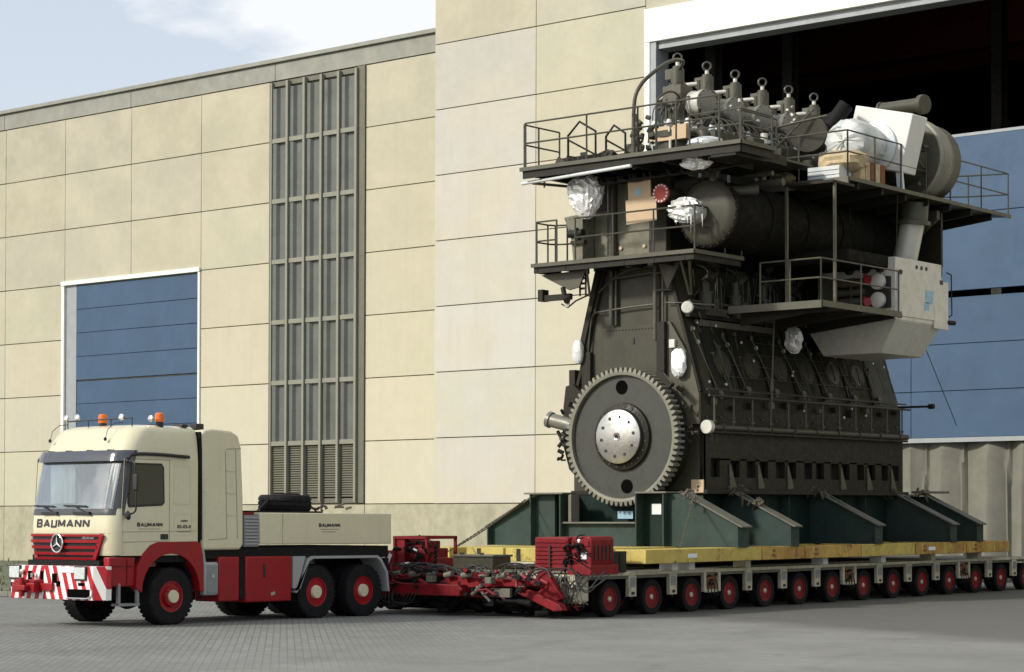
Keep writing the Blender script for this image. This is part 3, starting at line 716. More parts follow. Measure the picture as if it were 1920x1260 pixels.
# door, window and body seams on the visible side and its mirror side
for sx in (1, -1):
    X = TX+sx*HWD; e = 0.006*sx
    MB().prism([(-9.46, 3.03), (-8.70, 3.03), (-8.64, 2.96), (-8.62, 2.30), (-8.68, 2.24), (-9.50, 2.20), (-9.53, 2.28)], 'x', X-0.01*sx, X+0.006*sx).build('side_window_seal', m_sign, truck)
    MB().prism([(-9.43, 2.99), (-8.72, 2.99), (-8.68, 2.94), (-8.66, 2.32), (-8.70, 2.28), (-9.46, 2.24), (-9.49, 2.30)], 'x', X+0.004*sx, X+0.010*sx).build('side_window', m_glass, truck)
    dl = MB()
    for a, b in (((-9.60, 3.10), (-9.66, 2.2)), ((-9.66, 2.2), (-9.64, 1.34)), ((-8.50, 3.10), (-8.50, 1.58)), ((-9.60, 3.10), (-8.50, 3.10)), ((-9.64, 1.75), (-7.82, 1.77)), ((-9.64, 1.56), (-8.5, 1.58))):
        dl.bar((X, a[0], a[1]), (X, b[0], b[1]), 0.010, 0.010, upd=(sx, 0, 0))
    dl.build('door_seam', m_joint, truck)
    dl = MB()
    for a, b in (((-8.38, 3.0), (-7.98, 3.0)), ((-8.38, 2.28), (-7.98, 2.28)), ((-8.38, 3.0), (-8.38, 2.28)), ((-7.98, 3.0), (-7.98, 2.28)),
                 ((-8.38, 2.10), (-7.93, 2.10)), ((-8.38, 1.70), (-7.93, 1.70)), ((-8.38, 2.10), (-8.38, 1.70)), ((-7.93, 2.10), (-7.93, 1.70))):
        dl.bar((X, a[0], a[1]), (X, b[0], b[1]), 0.016, 0.012, upd=(sx, 0, 0))
    dl.build('locker_seam', m_cream, truck)
    MB().box(X, X+0.02*sx, -8.72, -8.54, 1.61, 1.71).build('door_handle', m_sign, truck, bevel=0.008)
    MB().tube(smooth_path([(X+0.03*sx, -9.55, 3.10), (X+0.045*sx, -9.40, 3.185), (X+0.045*sx, -8.8, 3.195), (X+0.045*sx, -8.05, 3.165)]), 0.033, 8).build('side_deflector_bar', m_sign, truck)
    # mirrors
    if sx < 0: continue
    mr = MB(); mr.tube(smooth_path([(X-0.02*sx, -9.50, 3.05), (X+0.26*sx, -9.60, 3.03), (X+0.30*sx, -9.60, 2.85), (X+0.30*sx, -9.58, 2.3), (X+0.24*sx, -9.56, 2.12), (X+0.02*sx, -9.56, 2.06)]), 0.016, 8)
    mro = mr.build('mirror_arm', m_sign, truck)
    MB().obox((X+0.31*sx, -9.60, 2.66), (0.11, 0.06, 0.30), (0, 0, R(12*sx))).build('mirror', m_sign, mro, bevel=0.02)
    MB().lathe([(0, -0.05), (0.05, -0.045), (0.085, 0), (0.085, 0.012), (0, 0.015)], (X+0.10*sx, -9.60, 2.05), (0.2*sx, 1, 0.1), 16).build('kerb_mirror', m_sign, mro)
    # wheel arch / red lower body
    arcp = [(-8.46+0.725*math.cos(a), 0.62+0.725*math.sin(a)) for a in [math.pi*k/14 for k in range(15)]]
    poly = [(-9.19, 0.62)]+[(y, z) for y, z in arcp[::-1]]+[(-7.71, 0.62), (-7.64, 0.62), (-7.66, 1.30), (-7.72, 1.52), (-7.80, 1.57), (-8.80, 1.56), (-8.98, 1.50), (-9.16, 1.34), (-9.30, 1.10), (-9.33, 0.72)]
    MB().prism(poly, 'x', X+0.025*sx, X-0.16*sx).build('front_fender', m_red, truck, bevel=0.018)
    lf = MB().box(X-0.03*sx, X-0.20*sx, -9.93, -9.30, 0.74, 1.285).build('corner_panel', m_red, truck, bevel=0.03, seg=3)
    MB().box(X-0.032*sx, X-0.018*sx, -9.52, -9.49, 0.78, 1.24).box(X-0.032*sx, X-0.018*sx, -9.85, -9.35, 1.10, 1.13).build('panel_crease', m_redworn, lf)
    MB().prism([(y, z) for y, z in [(-9.12, 0.62)]+[(-8.46+0.69*math.cos(a), 0.62+0.69*math.sin(a)) for a in [math.pi*k/10 for k in range(11)]][::-1]+[(-7.72, 1.4), (-9.1, 1.4)]], 'x', X-0.17*sx, X-0.62*sx).build('fender_liner', m_black, truck)
# cab underside and step
MB().box(TX-1.2, TX+1.2, -9.75, YB, 1.18, 1.315).build('cab_floor', m_black, truck)
# rear tower
tw = MB(); tw.prism([(-7.66, 1.40), (-7.68, 3.60), (-7.62, 3.70), (-7.4, 3.73), (-6.90, 3.70), (-6.72, 3.62), (-6.64, 3.40), (-6.58, 2.4), (-6.57, 1.50), (-6.66, 1.40)], 'x', TX-HWD, TX+HWD)
two = tw.build('equipment_tower', m_cream, truck, bevel=0.045, seg=3)
ts = MB(); X = TX+HWD
for a, b in (((-7.05, 3.35), (-6.66, 3.37)), ((-7.07, 3.32), (-7.02, 1.62)), ((-7.5, 1.60), (-7.02, 1.62)), ((-6.80, 3.34), (-6.74, 1.62)), ((-7.03, 2.93), (-6.78, 2.93)), ((-7.03, 2.50), (-6.78, 2.50)), ((-7.03, 2.08), (-6.78, 2.08))):
    ts.bar((X, a[0], a[1]), (X, b[0], b[1]), 0.014, 0.010, upd=(1, 0, 0))
ts.build('tower_seam', m_joint, two)
for z in (2.94, 2.51, 2.09): MB().box(X, X+0.012, -7.02, -6.80, z-0.02, z+0.006).build('rung', m_cream, two)
MB().box(TX-1.15, TX+1.20, YB-0.0, -7.67, 1.35, 3.66).build('cab_gap_bellows', m_black, truck)
MB().tube([(X-0.01, -7.74, 3.66), (X+0.005, -7.73, 3.3), (X+0.005, -7.72, 2.4), (X+0.005, -7.72, 1.6)], 0.035, 8).build('gap_seal', m_black, truck)
# roof gear
rb = MB(); rb.tube([(TX-0.95, -9.12, 3.86), (TX+0.9, -9.12, 3.88)], 0.014, 8)
for x in (-0.95, -0.35, 0.3, 0.9): rb.cyl((TX+x, -9.12, 3.72), (TX+x, -9.12, 3.87), 0.010, 8)
rb.build('roof_bar', m_sign, truck)
for x, y in ((-0.25, -8.85), (1.02, -8.55)):
    b_ = MB().cyl((TX+x, y, 3.68 if x > 1 else 3.74), (TX+x, y, 3.82), 0.075, 20).build('beacon_base', m_sign, truck)
    MB().lathe([(0.085, 0), (0.088, 0.06), (0.082, 0.15), (0.06, 0.172), (0, 0.175)], (TX+x, y, 3.82), (0, 0, 1), 22).build('beacon_lens', m_amber, b_)
for x, y, z in ((-1.0, -9.12, 3.92), (-0.70, -9.1, 3.93), (0.62, -9.14, 3.90), (1.0, -8.75, 3.88)):
    MB().lathe([(0, -0.05), (0.045, -0.04), (0.065, 0), (0.06, 0.02), (0, 0.035)], (TX+x, y, z), (0, -1, 0.1), 18).build('roof_lamp', m_chrome, truck)
for x in (-0.98, 0.62):
    k = MB(); k.tube([(TX+x, -9.10, 3.80), (TX+x, -9.30, 3.78), (TX+x-0.01, -9.46, 3.66), (TX+x-0.02, -9.50, 3.50)], 0.007, 6)
    k.lathe([(0, -0.03), (0.025, -0.02), (0.032, 0.02), (0, 0.05)], (TX+x-0.02, -9.51, 3.47), (0, 0, 1), 12)
    k.build('front_mirror', m_sign, truck)
MB().box(TX+0.85, TX+1.1, -8.05, -7.9, 3.74, 3.80).box(TX+0.8, TX+1.0, -7.6, -7.4, 3.72, 3.83).build('roof_fitting', m_sign, truck, bevel=0.01)
# bumper assembly
bm_ = MB(); BX = -5.22
bm_.prism([(BX-1.30, -10.16), (BX-1.22, -10.30), (BX+1.12, -10.30), (BX+1.30, -10.12), (BX+1.30, -10.0), (BX-1.30, -10.0)], 'z', 0.50, 1.12)
bum = bm_.build('bumper', m_stripe, truck, bevel=0.012)
MB().box(BX-1.2, BX+1.15, -10.0, -9.85, 0.62, 1.06).build('bumper_beam', m_red, truck, bevel=0.02)
for x in (-1.08, 0.80):
    h = MB().box(BX+x-0.17, BX+x+0.17, -10.335, -10.28, 0.86, 1.12).build('headlight', m_sign, bum, bevel=0.012)
    MB().box(BX+x-0.145, BX+x+0.145, -10.345, -10.33, 0.885, 1.10).build('headlight_glass', m_lamp, bum, bevel=0.01)
MB().box(BX+0.18, BX+0.66, -10.315, -10.30, 1.0, 1.11).build('number_plate', m_label, bum)
bh = MB()
for x0, x1, z0, z1 in ((-0.72, -0.60, 0.82, 1.02), (-0.36, -0.26, 0.80, 1.02), (-0.02, 0.12, 0.80, 0.98), (0.10, 0.22, 0.74, 0.84), (0.42, 1.05, 0.545, 0.70), (0.72, 0.9, 0.76, 0.82), (-1.22, -1.1, 0.72, 0.8)):
    bh.box(BX+x0, BX+x1, -10.306, -10.295, z0, z1)
bh.build('bumper_opening', m_hole, bum, bevel=0.004)
MB().tube([(BX+0.44, -10.34, 0.535), (BX+1.02, -10.34, 0.535), (BX+1.10, -10.30, 0.58), (BX+1.10, -10.28, 0.74)], 0.016, 8).tube([(BX-1.33, -10.2, 0.56), (BX-1.33, -10.25, 1.14)], 0.015, 6).build('guard_bar', m_chrome, bum)
tc_ = MB(); tc_.box(BX-0.95, BX-0.30, -10.50, -10.30, 0.62, 0.80).box(BX-0.78, BX-0.42, -10.62, -10.46, 0.66, 0.76).cyl((BX-0.60, -10.54, 0.55), (BX-0.60, -10.54, 0.90), 0.055, 14)
tc_.prism([(BX-1.0, -10.31), (BX-0.25, -10.31), (BX-0.36, -10.45), (BX-0.9, -10.45)], 'z', 0.80, 0.86); tc_.box(BX-0.30, BX+0.05, -10.36, -10.30, 0.66, 0.80)
tc_.build('front_coupling', m_red, truck, bevel=0.012)
MB().box(BX-0.52, BX-0.46, -10.40, -10.30, 0.90, 0.98).lathe([(0.05, 0), (0.05, 0.02), (0, 0.03)], (BX-0.86, -10.33, 1.0), (0, -1, 0), 14).build('coupling_lamp', m_chrome, bum)
MB().box(BX-1.1, BX+0.95, -10.0, -9.78, 1.10, 1.22).build('bumper_grating', m_black, truck)
# step ladder below the door
st = MB()
for y in (-9.70, -9.25): st.box(TX+1.18, TX+1.24, y-0.03, y+0.03, 0.40, 0.80)
st.box(TX+1.05, TX+1.26, -9.73, -9.22, 0.38, 0.43)
st.build('step', m_grey, truck, bevel=0.005)
# chassis
ch = MB()
for sx in (-1, 1): ch.box(TX+sx*0.38-0.05, TX+sx*0.38+0.05, -9.8, -2.15, 0.78, 1.06)
for y in (-9.5, -8.44, -7.0, -5.6, -4.51, -3.12, -2.2): ch.box(TX-0.40, TX+0.40, y-0.06, y+0.06, 0.80, 1.04)
for y in (-8.44, -4.51, -3.12): ch.cyl((TX-1.0, y, 0.53), (TX+1.0, y, 0.53), 0.10, 14); ch.lathe([(0.1, -0.26), (0.24, -0.12), (0.27, 0), (0.24, 0.12), (0.1, 0.26)], (TX, y, 0.53), (1, 0, 0), 20)
ch.build('chassis', m_black, truck)
for y0, y1, x1, z0, nm in ((-7.21, -6.66, 1.235, 0.40, 'side_locker'), (-6.50, -5.24, 1.245, 0.37, 'side_locker')):
    for sx in (1, -1):
        lo = MB().box(TX+sx*0.55, TX+sx*x1, y0, y1, z0, 1.27).build(nm, m_red, truck, bevel=0.03, seg=3)
        if y1 > -6:
            MB().box(TX+sx*x1, TX+sx*(x1+0.02), -6.02, -5.98, 0.86, 1.12).build('latch', m_sign, lo, bevel=0.006)
            MB().obox((TX+sx*(x1+0.01), -5.78, 0.53), (0.02, 0.12, 0.06), (0.3, 0, 0)).build('badge', m_chrome, lo)
MB().box(TX+0.6, TX+1.22, -6.65, -6.52, 0.45, 1.22).build('locker_gap', m_black, truck)
MB().box(TX+1.12, TX+1.27, -7.62, -7.24, 0.53, 1.17).build('exhaust_guard', m_greycab, truck, bevel=0.05, seg=4)
MB().box(TX+1.265, TX+1.285, -7.57, -7.29, 0.58, 1.12).build('guard_panel', m_grey, truck, bevel=0.03, seg=3)
MB().cyl((TX+1.28, -7.42, 0.90), (TX+1.30, -7.42, 0.90), 0.035, 14).build('filler_cap', m_chrome, truck)
MB().tube([(TX+1.2, -7.62, 1.42), (TX+1.22, -7.58, 1.1)], 0.04, 8).build('exhaust_pipe', m_greycab, truck)
MB().box(TX-1.2, TX+1.18, -7.7, -2.3, 1.22, 1.46).build('subframe', m_black, truck, bevel=0.02)
MB().box(TX-0.6, TX+1.15, -6.55, -6.2, 2.08, 2.14).build('red_cover', m_redworn, truck)
# radiator grey housing + ballast box
rg = MB().box(TX-1.2, TX+1.235, -6.55, -6.16, 1.46, 2.08).build('cooler_housing', m_grey, truck)
for k in range(9): MB().box(TX+1.235, TX+1.262, -6.54, -6.17, 1.50+0.064*k, 1.53+0.064*k).build('cooler_slat', m_greycab, rg, seg=1)
bx = MB().box(TX-HWD+0.01, TX+HWD-0.005, -6.13, -2.28, 1.50, 2.13).build('ballast_box', m_cream, truck, bevel=0.02)
MB().bar((TX+HWD-0.004, -5.50, 1.52), (TX+HWD-0.004, -5.50, 2.11), 0.008, 0.01, upd=(1, 0, 0)).build('box_seam', m_joint, bx)
block_text('BAUMANN', 0.075, 0.62, lambda u, v, k: (TX+HWD-0.004+k, -4.16+u, 1.885+v), s=0.24).build('lettering', m_sign, truck, smooth=False)
MB().box(TX+HWD-0.004, TX+HWD+0.001, -4.44, -3.88, 1.80, 1.806).box(TX+HWD-0.004, TX+HWD+0.001, -4.38, -3.98, 1.745, 1.753).build('fine_print', m_sign, bx)
MB().box(TX-0.6, TX+0.9, -6.1, -4.0, 2.13, 2.17).build('tyre_carrier', m_black, bx)
# rear wings
for sx in (1, -1):
    X0, X1 = TX+sx*0.72, TX+sx*1.262
    w2 = MB()
    path = [(-5.18, 0.56), (-5.05, 0.60), (-4.80, 1.20), (-4.66, 1.26), (-2.72, 1.26), (-2.60, 1.20), (-2.40, 0.92), (-2.34, 0.50)]
    inner = [(-2.40, 0.50), (-2.46, 0.90), (-2.65, 1.15), (-2.75, 1.205), (-4.63, 1.205), (-4.74, 1.16), (-5.0, 0.62), (-5.12, 0.52)]
    w2.prism(path+inner, 'x', X0, X1); w2.build('rear_wing', m_greycab, truck, bevel=0.008)
    MB().prism([(-5.20, 0.62), (-5.20, 1.26), (-4.84, 1.26), (-5.08, 0.62)], 'x', TX+sx*1.0, TX+sx*1.24).build('wing_panel', m_greycab, truck)
MB().box(TX-1.1, TX+1.1, -2.33, -2.20, 0.55, 1.2).build('rear_beam', m_black, truck, bevel=0.01)
MB().box(TX-0.3, TX+0.3, -2.25, -2.0, 0.72, 1.0).cyl((TX, -2.0, 0.70), (TX, -2.0, 1.05), 0.06).build('tow_coupling', m_redworn, truck, bevel=0.02)

def make_wheel(name_, parent, loc, r, w, rim_r, face, style='truck', org=None):
    """wheel axis along x; face=+1: dish faces +x. Mesh is centred on the hub"""
    f = face; h = w/2
    t = MB(); prof = [(rim_r, -h+0.02), (rim_r+0.02, -h), (r*0.93, -h-0.004), (r*0.985, -h+0.03), (r, -h+0.05)]
    ng = 4
    for k in range(ng):
        a = -h+0.05+(w-0.10)*(k+0.35)/ng; b = a+(w-0.10)*0.18/ng*1.2
        prof += [(r, a), (r-0.018, a+0.004), (r-0.018, b), (r, b+0.004)]
    prof += [(r, h-0.05), (r*0.985, h-0.03), (r*0.93, h+0.004), (rim_r+0.02, h), (rim_r, h-0.02)]
    t.lathe(prof, (0, 0, 0), (f, 0, 0), 40, cap=False)
    # tread shoulder blocks
    for k in range(34):
        a = 2*math.pi*k/34
        for sd_ in (-1, 1):
            p = Vector((sd_*(h-0.028), math.cos(a)*(r-0.008), math.sin(a)*(r-0.008)))
            M = Matrix.Rotation(a, 3, 'X')
            t.obox(p, (0.05, 0.025, 2*math.pi*r/34*0.62), M)
    wo = t.build(name_, m_tyre, None); wo.parent = parent; wo.location = Vector(loc)-Vector(parent['_o']); wo['_o'] = (0, 0, 0)
    rm = MB()
    if style == 'truck_steer':
        rm.lathe([(rim_r+0.012, h-0.035), (rim_r+0.012, h-0.01), (rim_r-0.02, h-0.015), (rim_r-0.04, h-0.10), (rim_r-0.06, h-0.11), (0.20, h-0.02), (0.19, h+0.03), (0.12, h+0.035)], (0, 0, 0), (f, 0, 0), 32)
    elif style == 'truck_drive':
        rm.lathe([(rim_r+0.012, h-0.035), (rim_r+0.012, h-0.01), (rim_r-0.02, h-0.015), (rim_r-0.035, h-0.12), (0.20, h-0.20), (0.14, h-0.19)], (0, 0, 0), (f, 0, 0), 32)
    else:
        rm.lathe([(rim_r+0.010, h-0.03), (rim_r+0.010, h-0.008), (rim_r-0.018, h-0.012), (rim_r-0.03, h-0.10), (0.15, h-0.13), (0.10, h-0.12), (0.085, h-0.06), (0.06, h-0.06)], (0, 0, 0), (f, 0, 0), 24)
    nb = 10; br = {'truck_steer': 0.165, 'truck_drive': 0.17}.get(style, 0.125); bh_ = {'truck_steer': h+0.03, 'truck_drive': h-0.195}.get(style, h-0.095)
    for k in range(nb):
        a = 2*math.pi*k/nb; p = Vector((f*bh_, br*math.cos(a), br*math.sin(a))); rm.cyl(p, p+Vector((f*0.03, 0, 0)), 0.014 if style != 'small' else 0.010, 6)
    rmo = rm.build('rim', m_redworn if style == 'small' else m_red, None); rmo.parent = wo; rmo['_o'] = (0, 0, 0)
    hb = MB()
    if style == 'truck_steer': hb.lathe([(0.125, h+0.02), (0.125, h+0.06), (0.115, h+0.075), (0, h+0.08)], (0, 0, 0), (f, 0, 0), 24); hm = m_cream
    elif style == 'truck_drive': hb.lathe([(0.15, h-0.20), (0.135, h+0.0), (0.125, h+0.02), (0, h+0.025)], (0, 0, 0), (f, 0, 0), 24); hm = m_cream
    else: hb.lathe([(0.06, h-0.07), (0.055, h-0.01), (0.04, h+0.0), (0, h+0.002)], (0, 0, 0), (f, 0, 0), 16); hm = m_creamdirty
    ho = hb.build('hub', hm, None); ho.parent = wo; ho['_o'] = (0, 0, 0)
    return wo
for sx in (1, -1):
    make_wheel('wheel', truck, (TX+sx*(HWD-0.17), -8.44, 0.535), 0.545, 0.36, 0.285, sx, 'truck_steer')
    for y in (-4.51, -3.12):
        make_wheel('wheel', truck, (TX+sx*(HWD-0.16), y, 0.535), 0.545, 0.29, 0.285, sx, 'truck_drive')
        make_wheel('wheel', truck, (TX+sx*(HWD-0.50), y, 0.535), 0.545, 0.29, 0.285, sx, 'truck_drive')
# spare tyre
sp = thing('spare_tyre', 'black spare tyre lying flat on top of the cream ballast box', 'tyre', (-5.15, -4.35, 2.17))
sw = MB().lathe([(0.29, 0.03), (0.31, 0), (0.50, -0.003), (0.545, 0.05), (0.55, 0.10), (0.53, 0.105), (0.53, 0.125), (0.55, 0.13), (0.55, 0.20), (0.53, 0.205), (0.53, 0.225), (0.55, 0.23), (0.545, 0.28), (0.50, 0.333), (0.31, 0.33), (0.29, 0.30)], (-5.15, -4.35, 2.17), (0.03, -0.02, 1), 40, cap=False).build('tyre', m_tyre, sp)
MB().lathe([(0.285, 0.03), (0.285, 0.30), (0.25, 0.27), (0.24, 0.1), (0.1, 0.09)], (-5.15, -4.35, 2.17), (0.03, -0.02, 1), 28).build('rim', m_redworn, sp)
MB().tube([(-5.05, -5.25, 2.16), (-5.1, -4.7, 2.53), (-5.1, -4.0, 2.53), (-5.1, -3.45, 2.16)], 0.018, 6).build('strap', m_sign, sp)
# chains and clamps next to it
cm = MB(); rq = random.Random(5)
for i in range(9):
    p = Vector((-4.75+rq.uniform(-0.25, 0.2), -3.55+rq.uniform(-0.25, 0.5), 2.20+rq.uniform(0, 0.10))); cm.cyl(p, p+Vector((rq.uniform(-.15, .15), rq.uniform(-.15, .15), rq.uniform(-.03, .06))), 0.025, 8)
solo(cm, 'lashing_chain', m_chain, 'small heap of dark lashing gear beside the spare tyre', 'lashing gear', (-4.75, -3.4, 2.13))
# ================================================================ MODULAR TRAILER (two modules side by side)
NAX = 14
def trailer_module(x_out, sgn, label):
    """x_out: outer side; sgn=+1 outer side faces +x"""
    tr = thing('heavy_trailer', label, 'trailer', (x_out-sgn*1.5, 9, 0), 'self-levelling trailer modules under the engine', tilt=True)
    L = 1.5*NAX
    xi = x_out-sgn*3.0
    MB().box(x_out-sgn*0.02, xi, -0.75, L-0.75, 0.78, 0.90).build('deck', m_flange, tr, bevel=0.01)
    MB().box(x_out-sgn*0.9, x_out-sgn*2.1, -0.75, L-0.75, 0.55, 0.785).build('spine', m_eng2, tr)
    MB().box(x_out+sgn*0.03, x_out-sgn*0.05, -0.78, L-0.75, 0.845, 0.915).build('side_rail', m_creamdirty, tr, bevel=0.008)
    for n in range(NAX-1):
        y = 0.75+1.5*n
        if n % 4 == 2:
            fr = MB(); fr.box(x_out-0.06*sgn, x_out+0.035*sgn, y-0.33, y-0.24, 0.42, 0.845).box(x_out-0.06*sgn, x_out+0.035*sgn, y+0.24, y+0.33, 0.42, 0.845).box(x_out-0.06*sgn, x_out+0.035*sgn, y-0.24, y+0.24, 0.40, 0.47)
            fo = fr.build('bracket', m_creamdirty, tr, bevel=0.01)
            MB().box(x_out-0.10*sgn, x_out-0.04*sgn, y-0.24, y+0.24, 0.47, 0.845).build('valve_plate', m_rust, fo)
            vm = MB(); rq_ = random.Random(n)
            for k in range(10):
                yy = y-0.2+0.4*rq_.random(); zz = 0.50+0.30*rq_.random(); vm.cyl((x_out-0.05*sgn, yy, zz), (x_out+(0.01+0.03*rq_.random())*sgn, yy, zz), 0.022, 8)
            vm.build('valve', m_eng2, fo)
            hm = MB()
            for k in range(4): hm.tube(smooth_path([(x_out+0.01*sgn, y-0.22+0.12*k, 0.70), (x_out+0.05*sgn, y-0.20+0.13*k, 0.50), (x_out+0.02*sgn, y-0.16+0.11*k, 0.30), (x_out-0.2*sgn, y-0.1+0.1*k, 0.28)]), 0.011, 6)
            hm.build('hose', m_hose, fo)
        else:
            bo = MB().box(x_out-0.07*sgn, x_out+0.025*sgn, y-0.135, y+0.135, 0.40, 0.845).build('bracket', m_creamdirty, tr, bevel=0.01)
            MB().box(x_out+0.025*sgn, x_out+0.032*sgn, y-0.10, y+0.09, 0.60, 0.80).build('bracket_plate', m_grey, bo)
            MB().cyl((x_out-0.02*sgn, y, 0.40), (x_out-0.02*sgn, y, 0.35), 0.03, 8).box(x_out+0.025*sgn, x_out+0.030*sgn, y-0.05, y+0.06, 0.44, 0.50).build('bracket_bolt', m_eng2, bo)
    for n in range(NAX):
        y = 1.5*n; ax = MB()
        for q in (0.62, 2.38):
            ax.box(x_out-sgn*(q-0.12), x_out-sgn*(q+0.12), y-0.22, y+0.10, 0.42, 0.80); ax.cyl((x_out-sgn*(q-0.5), y, 0.375), (x_out-sgn*(q+0.5), y, 0.375), 0.07, 10)
            ax.cyl((x_out-sgn*q, y-0.35, 0.62), (x_out-sgn*q, y+0.2, 0.45), 0.07, 10)
        ax.build('axle', m_black, tr)
    return tr
near = trailer_module(0.0, 1, 'near module of the long many-wheeled trailer, row of red-rimmed wheels facing the camera')
far = trailer_module(-6.3, -1, 'far module of the many-wheeled trailer, hidden behind the near one')
w0 = make_wheel('wheel', near, (-0.125, 0.0, 0.372), 0.372, 0.235, 0.232, 1, 'small')
w0o = Vector(w0.location)
for n in range(NAX):
    for q, fc in ((0.125, 1), (1.0, 1), (1.9, 1), (2.85, 1)):
        if n == 0 and q == 0.125: continue
        c = copy_tree(w0, near); c.location = w0o+Vector((-(q-0.125), 1.5*n, 0)); c.rotation_euler = (0.7*n+q, 0, 0)
for n in range(NAX):
    for q in (0.3, 2.0, 2.9):
        c = copy_tree(w0, far); c.location = Vector((-6.3+q+4.8, 1.5*n-9+0, 0.372)); c.location = Vector((-6.3+q, 1.5*n, 0.372))-Vector(far['_o'])

# --- front end of the near module: control box with looping hoses
fe = MB(); fe.box(-0.62, 0.02, -1.22, -0.78, 0.34, 0.90); fe.box(-2.3, -0.66, -1.10, -0.78, 0.42, 0.90)
feo = fe.build('control_box', m_creamdirty, near, bevel=0.03, seg=3)
MB().cyl((-0.25, -1.225, 0.80), (-0.25, -1.25, 0.80), 0.06, 14).build('box_cap', m_black, feo)
hs = MB(); rh = random.Random(21)
for k in range(26):
    x = -2.2+2.3*rh.random(); z = 0.70+0.25*rh.random(); w_ = rh.uniform(0.25, 0.8)
    hs.tube(smooth_path([(x, -1.18, z+0.05), (x+w_*0.2, -1.34-0.08*rh.random(), z-0.10), (x+w_*0.55, -1.38, z-0.22-0.2*rh.random()), (x+w_*0.9, -1.30, z-0.10), (x+w_, -1.16, z+0.05)], 5), rh.uniform(0.010, 0.018), 6)
for k in range(5):
    x = -0.55+0.75*rh.random(); hs.tube(smooth_path([(x, -1.24, 0.72), (x+0.03, -1.30, 0.45), (x-0.04, -1.26, 0.30), (x+0.08, -1.0, 0.25)], 5), 0.012, 6)
hs.build('hose', m_hose, near)
hs = MB()
for k in range(9):
    x = -0.62+0.10*k; hs.tube(smooth_path([(x, -1.25, 0.86), (x+0.05, -1.33, 0.66), (x+0.02, -1.27, 0.42), (x+0.10, -1.15, 0.30)], 5), 0.010, 6)
    hs.cyl((x+0.02, -1.22, 0.34), (x+0.02, -1.32, 0.34), 0.02, 8)
hs.build('hose', m_flange, near)
hs = MB()
for k in range(5):
    x = -0.75+0.19*k; hs.cyl((x, -1.15, 0.26), (x, -1.24, 0.26), 0.025, 8); hs.tube([(x, -1.2, 0.34), (x+0.02, -1.28, 0.25), (x+0.05, -1.2, 0.18)], 0.012, 6)
hs.build('coupling', m_redworn, near)

